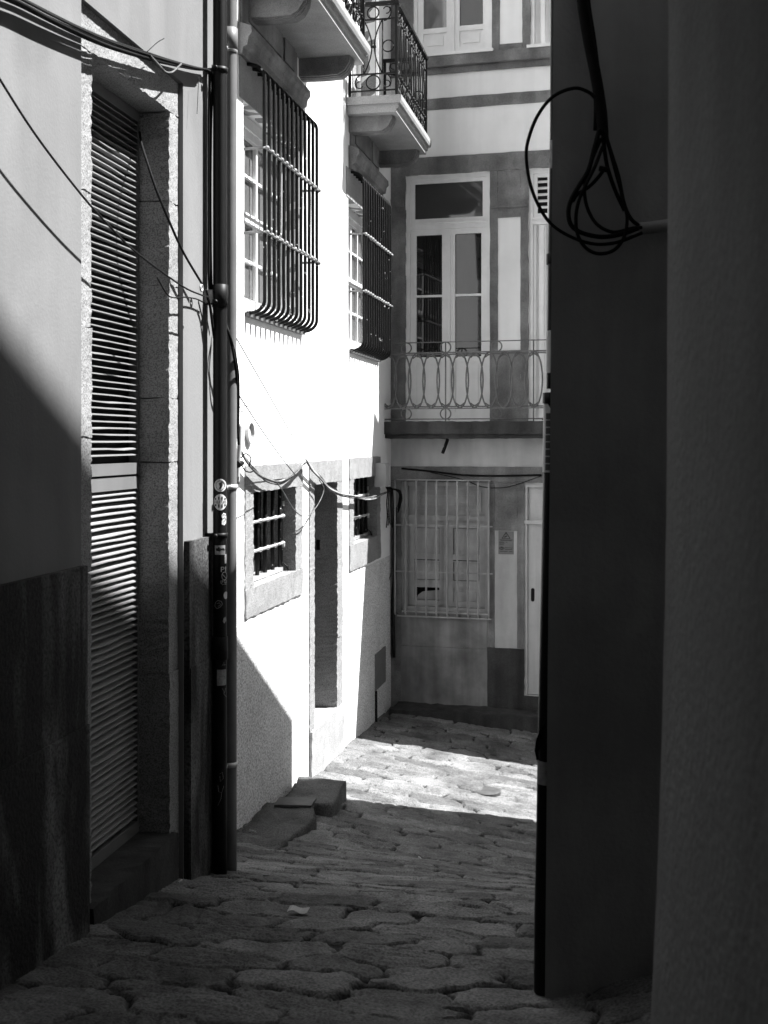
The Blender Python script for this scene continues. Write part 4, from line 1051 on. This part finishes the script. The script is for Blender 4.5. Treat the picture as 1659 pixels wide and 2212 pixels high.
# hanging coil on the dark grey house
def r5(X, Y, d=.06): return FR2.pw((1650+X/1.952)/1.507, Y/1.952/1.507, d)
cable('thick_cable', 'thick black cable trunk coming down the dark grey house', [
    ([r5(470, -260, .07), r5(482, 0, .07), r5(520, 250, .07), r5(560, 450, .07), r5(590, 620, .07), r5(605, 760, .07), r5(612, 850, .07)], .021),
    ([r5(500, -260, .05), r5(508, 0, .05), r5(545, 250, .06), r5(575, 480, .06), r5(612, 690, .06), r5(622, 830, .06), r5(625, 900, .06)], .014),
    ([r5(455, -200, .05), r5(490, 200, .05), r5(545, 500, .06), r5(565, 650, .06), r5(562, 830, .05)], .007)], n=10)
cable('hanging_loop', 'largest wide loop of black cable hanging off the corner of the dark grey house', [
    ([r5(X, Y, .09) for X, Y in [(560, 620), (520, 585), (430, 560), (300, 610), (200, 730), (140, 880), (125, 1000), (150, 1170), (210, 1320), (290, 1430), (420, 1510), (560, 1550), (700, 1540), (860, 1480)]], .0065)], n=8)
cable('cable_coil', 'tangled black cable coil hanging above the conduit on the dark grey house', [
    ([r5(X, Y, .08) for X, Y in [(590, 820), (560, 930), (520, 1080), (460, 1180), (410, 1270), (392, 1350), (410, 1430), (480, 1480), (600, 1505), (720, 1490), (840, 1450)]], .0085),
    ([r5(X, Y, .07) for X, Y in [(600, 880), (540, 1020), (505, 1130), (495, 1230), (520, 1340), (580, 1430), (680, 1475), (800, 1450), (860, 1445)]], .0065),
    ([r5(X, Y, .09) for X, Y in [(610, 930), (560, 1060), (500, 1180), (455, 1290), (440, 1400), (455, 1500), (510, 1580), (590, 1612), (680, 1590), (740, 1520), (765, 1420), (755, 1320), (700, 1120), (650, 930), (630, 830)]], .0065),
    ([r5(X, Y, .06) for X, Y in [(630, 860), (660, 960), (710, 1120), (745, 1290), (790, 1390), (850, 1440)]], .0075),
    ([r5(X, Y, .06) for X, Y in [(615, 900), (640, 1060), (690, 1210), (750, 1340)]], .0075),
    ([r5(X, Y, .08) for X, Y in [(620, 1075), (580, 1130), (520, 1190), (450, 1235), (420, 1280)]], .0065)], n=8)
mb = MB(); mb.tube([r5(590, 1070, .09), r5(645, 1080, .09)], .010, 8)
tag(mb.build('cable_tie', M['cable']), 'small black cable tie at the top of the tangled coil', 'cable tie')
mb = MB(); mb.tube(smooth_path([r5(830, 1455, .05), r5(880, 1450, .04), r5(960, 1440, .03), r5(1080, 1420, .03)]), [.022]*19, 12)
tag(mb.build('wall_conduit', M['render2']), 'grey conduit end on the dark grey wall that the coil enters', 'conduit')

# ------------------------------------------------------------------ loose stones, plate and litter on the street
class G:                                            # local frame for things lying by the white wall
    pass
def gslab(name, label, pts, h0, h1, m):
    F = Frame(0, 0, 1, 0, True)
    mb = MB(); n = 10; P = []
    for i in range(len(pts)):
        a, b = pts[i], pts[(i+1) % len(pts)]
        for k in range(n):
            t = k/n; P.append((a[0]+(b[0]-a[0])*t+R.uniform(-.012, .012), a[1]+(b[1]-a[1])*t+R.uniform(-.012, .012)))
    m_ = len(P); cx_ = sum(p[0] for p in P)/m_; cz = sum(p[1] for p in P)/m_; vs = []; fs = []
    for (t, h) in ((1.0, h0), (1.0, h1-.03), (.985, h1-.010), (.95, h1)):
        vs += [(cx_+(x-cx_)*t, cz+(z-cz)*t, h+EYE+(R.uniform(-.008, .005) if t < 1 else 0)) for x, z in P]
    for t in (.6, .3): vs += [(cx_+(x-cx_)*t, cz+(z-cz)*t, h1+EYE+R.uniform(-.010, .003)) for x, z in P]
    vs.append((cx_, cz, h1+EYE))
    for r in range(5):
        for i in range(m_): fs.append((r*m_+i, r*m_+(i+1) % m_, (r+1)*m_+(i+1) % m_, (r+1)*m_+i))
    for i in range(m_): fs.append((5*m_+i, 5*m_+(i+1) % m_, 6*m_))
    mb.add(vs, fs, True); o = mb.build(name, street_mat); tag(o, label, 'stone slab', 'raised stone slabs at the foot of the white wall'); return o
gslab('stone_slab', 'raised square stone step at the edge of the sunlit patch', [(-.80, 9.62), (-.40, 9.54), (-.325, 10.2), (-.73, 10.36)], -3.3, -2.865, 'slab')
gslab('stone_slab', 'large flat stone slab in shade at the foot of the white wall', [(-1.09, 8.5), (-.74, 8.45), (-.52, 9.1), (-.56, 9.50), (-.93, 9.52)], -3.2, -2.84, 'slab')
gslab('stone_slab', 'low pale stone beside the grey drainpipe base', [(-1.16, 7.9), (-.80, 7.8), (-.66, 8.28), (-1.1, 8.46)], -3.2, -2.73, 'slab')
z_ = 9.42
mb = MB(); vs = [(-.855, 9.36, -2.835+EYE), (-.565, 9.34, -2.835+EYE), (-.535, 9.54, -2.832+EYE), (-.83, 9.56, -2.832+EYE)]
vs += [(x, z, h+.016) for x, z, h in vs]
mb.add(vs, [(0,1,2,3), (4,7,6,5), (0,4,5,1), (1,5,6,2), (2,6,7,3), (3,7,4,0)]); tag(mb.build('metal_cover', M['metalplate']), 'flat rusty metal cover plate lying on the slab by the white wall', 'cover plate')
def gy(X, z): return float(ground(X, z))
mb = MB(); c0 = (-.39, 5.42); vs = []; nI = 8
for i in range(nI+1):
    t = i/nI; x = c0[0]-.045+.09*t; 
    for k in (0, 1): vs.append((x+.01*k, c0[1]-.03+.06*k+.01*math.sin(t*5), gy(x, c0[1])+.016+.005*math.sin(t*7+k)))
mb.add(vs, [(2*i, 2*i+1, 2*i+3, 2*i+2) for i in range(nI)]); o = mb.build('litter', M['paper']); tag(o, 'crumpled strip of white paper litter on the dark paving', 'litter')
sol = o.modifiers.new('thick', 'SOLIDIFY'); sol.thickness = .0015
mb = MB(); cx_, cz = .96, 11.2; vs = []; n = 20
for r, hh_ in ((.10, .017), (.115, .012)): vs += [(cx_+r*1.1*math.cos(2*math.pi*k/n), cz+r*1.2*math.sin(2*math.pi*k/n), gy(cx_, cz)+hh_) for k in range(n)]
vs += [(cx_+.115*1.1*math.cos(2*math.pi*k/n), cz+.115*1.2*math.sin(2*math.pi*k/n), gy(cx_, cz)-.02) for k in range(n)]
mb.add(vs, [tuple(range(n))]+[(r*n+i, r*n+(i+1) % n, (r+1)*n+(i+1) % n, (r+1)*n+i) for r in (0, 1) for i in range(n)])
tag(mb.build('stopcock_cover', M['metalplate']), 'small dark oval cover set in the sunlit paving', 'cover plate')

for (x, z, a, lab) in ((-.62, 6.35, .4, 'cigarette end on the dark paving near the drainpipe foot'), (-1.0, 5.9, 1.2, 'cigarette end near the granite door sill'), (.25, 8.4, 2.0, 'cigarette end on the shaded paving below the sunlit patch')):
    mb = MB(); dx, dz = .018*math.cos(a), .018*math.sin(a); y = gy(x, z)+.016
    mb.tube([(x-dx, z-dz, y), (x, z, y+.001), (x+dx, z+dz, y)], .0045, 8); tag(mb.build('cigarette_end', M['paper']), lab, 'litter', 'cigarette ends')
# ------------------------------------------------------------------ light, sky, camera
S = Vector((1.039, .096, 1.60)).normalized()
sun = bpy.data.lights.new('sun', 'SUN'); sun.energy = 5.0; sun.angle = math.radians(.53); sun.color = (1, 1, 1)
so = bpy.data.objects.new('sun', sun); C.objects.link(so); so.rotation_euler = S.to_track_quat('Z', 'Y').to_euler(); so.location = (6, 5, 12)
w = bpy.data.worlds.new('World'); scene.world = w; w.use_nodes = True; nt = w.node_tree
bg = nt.nodes['Background']; sky = nt.nodes.new('ShaderNodeTexSky'); sky.sky_type = 'NISHITA'; sky.sun_disc = False
sky.sun_elevation = math.asin(S.z); sky.sun_rotation = math.atan2(S.x, S.y)
bw = nt.nodes.new('ShaderNodeRGBToBW')               # the photograph is black and white
nt.links.new(sky.outputs[0], bw.inputs[0]); nt.links.new(bw.outputs[0], bg.inputs['Color']); bg.inputs['Strength'].default_value = .05
cam = bpy.data.cameras.new('camera'); co = bpy.data.objects.new('camera', cam); C.objects.link(co)
co.location = (0, 0, EYE); co.rotation_euler = (math.radians(90), 0, 0)
cam.sensor_fit = 'VERTICAL'; cam.sensor_height = 36; cam.lens = FPX/2212*36; cam.shift_y = -(2212/2-CY)/2212
cam.clip_start = .05; cam.clip_end = 500
cam.dof.use_dof = True; cam.dof.focus_distance = 9.0; cam.dof.aperture_fstop = 6.0
scene.camera = co
scene.view_settings.view_transform = 'Standard'; scene.view_settings.look = 'None'
scene.view_settings.exposure = 1.85; scene.view_settings.gamma = 1.0
scene.cycles.max_bounces = 10; scene.cycles.diffuse_bounces = 6
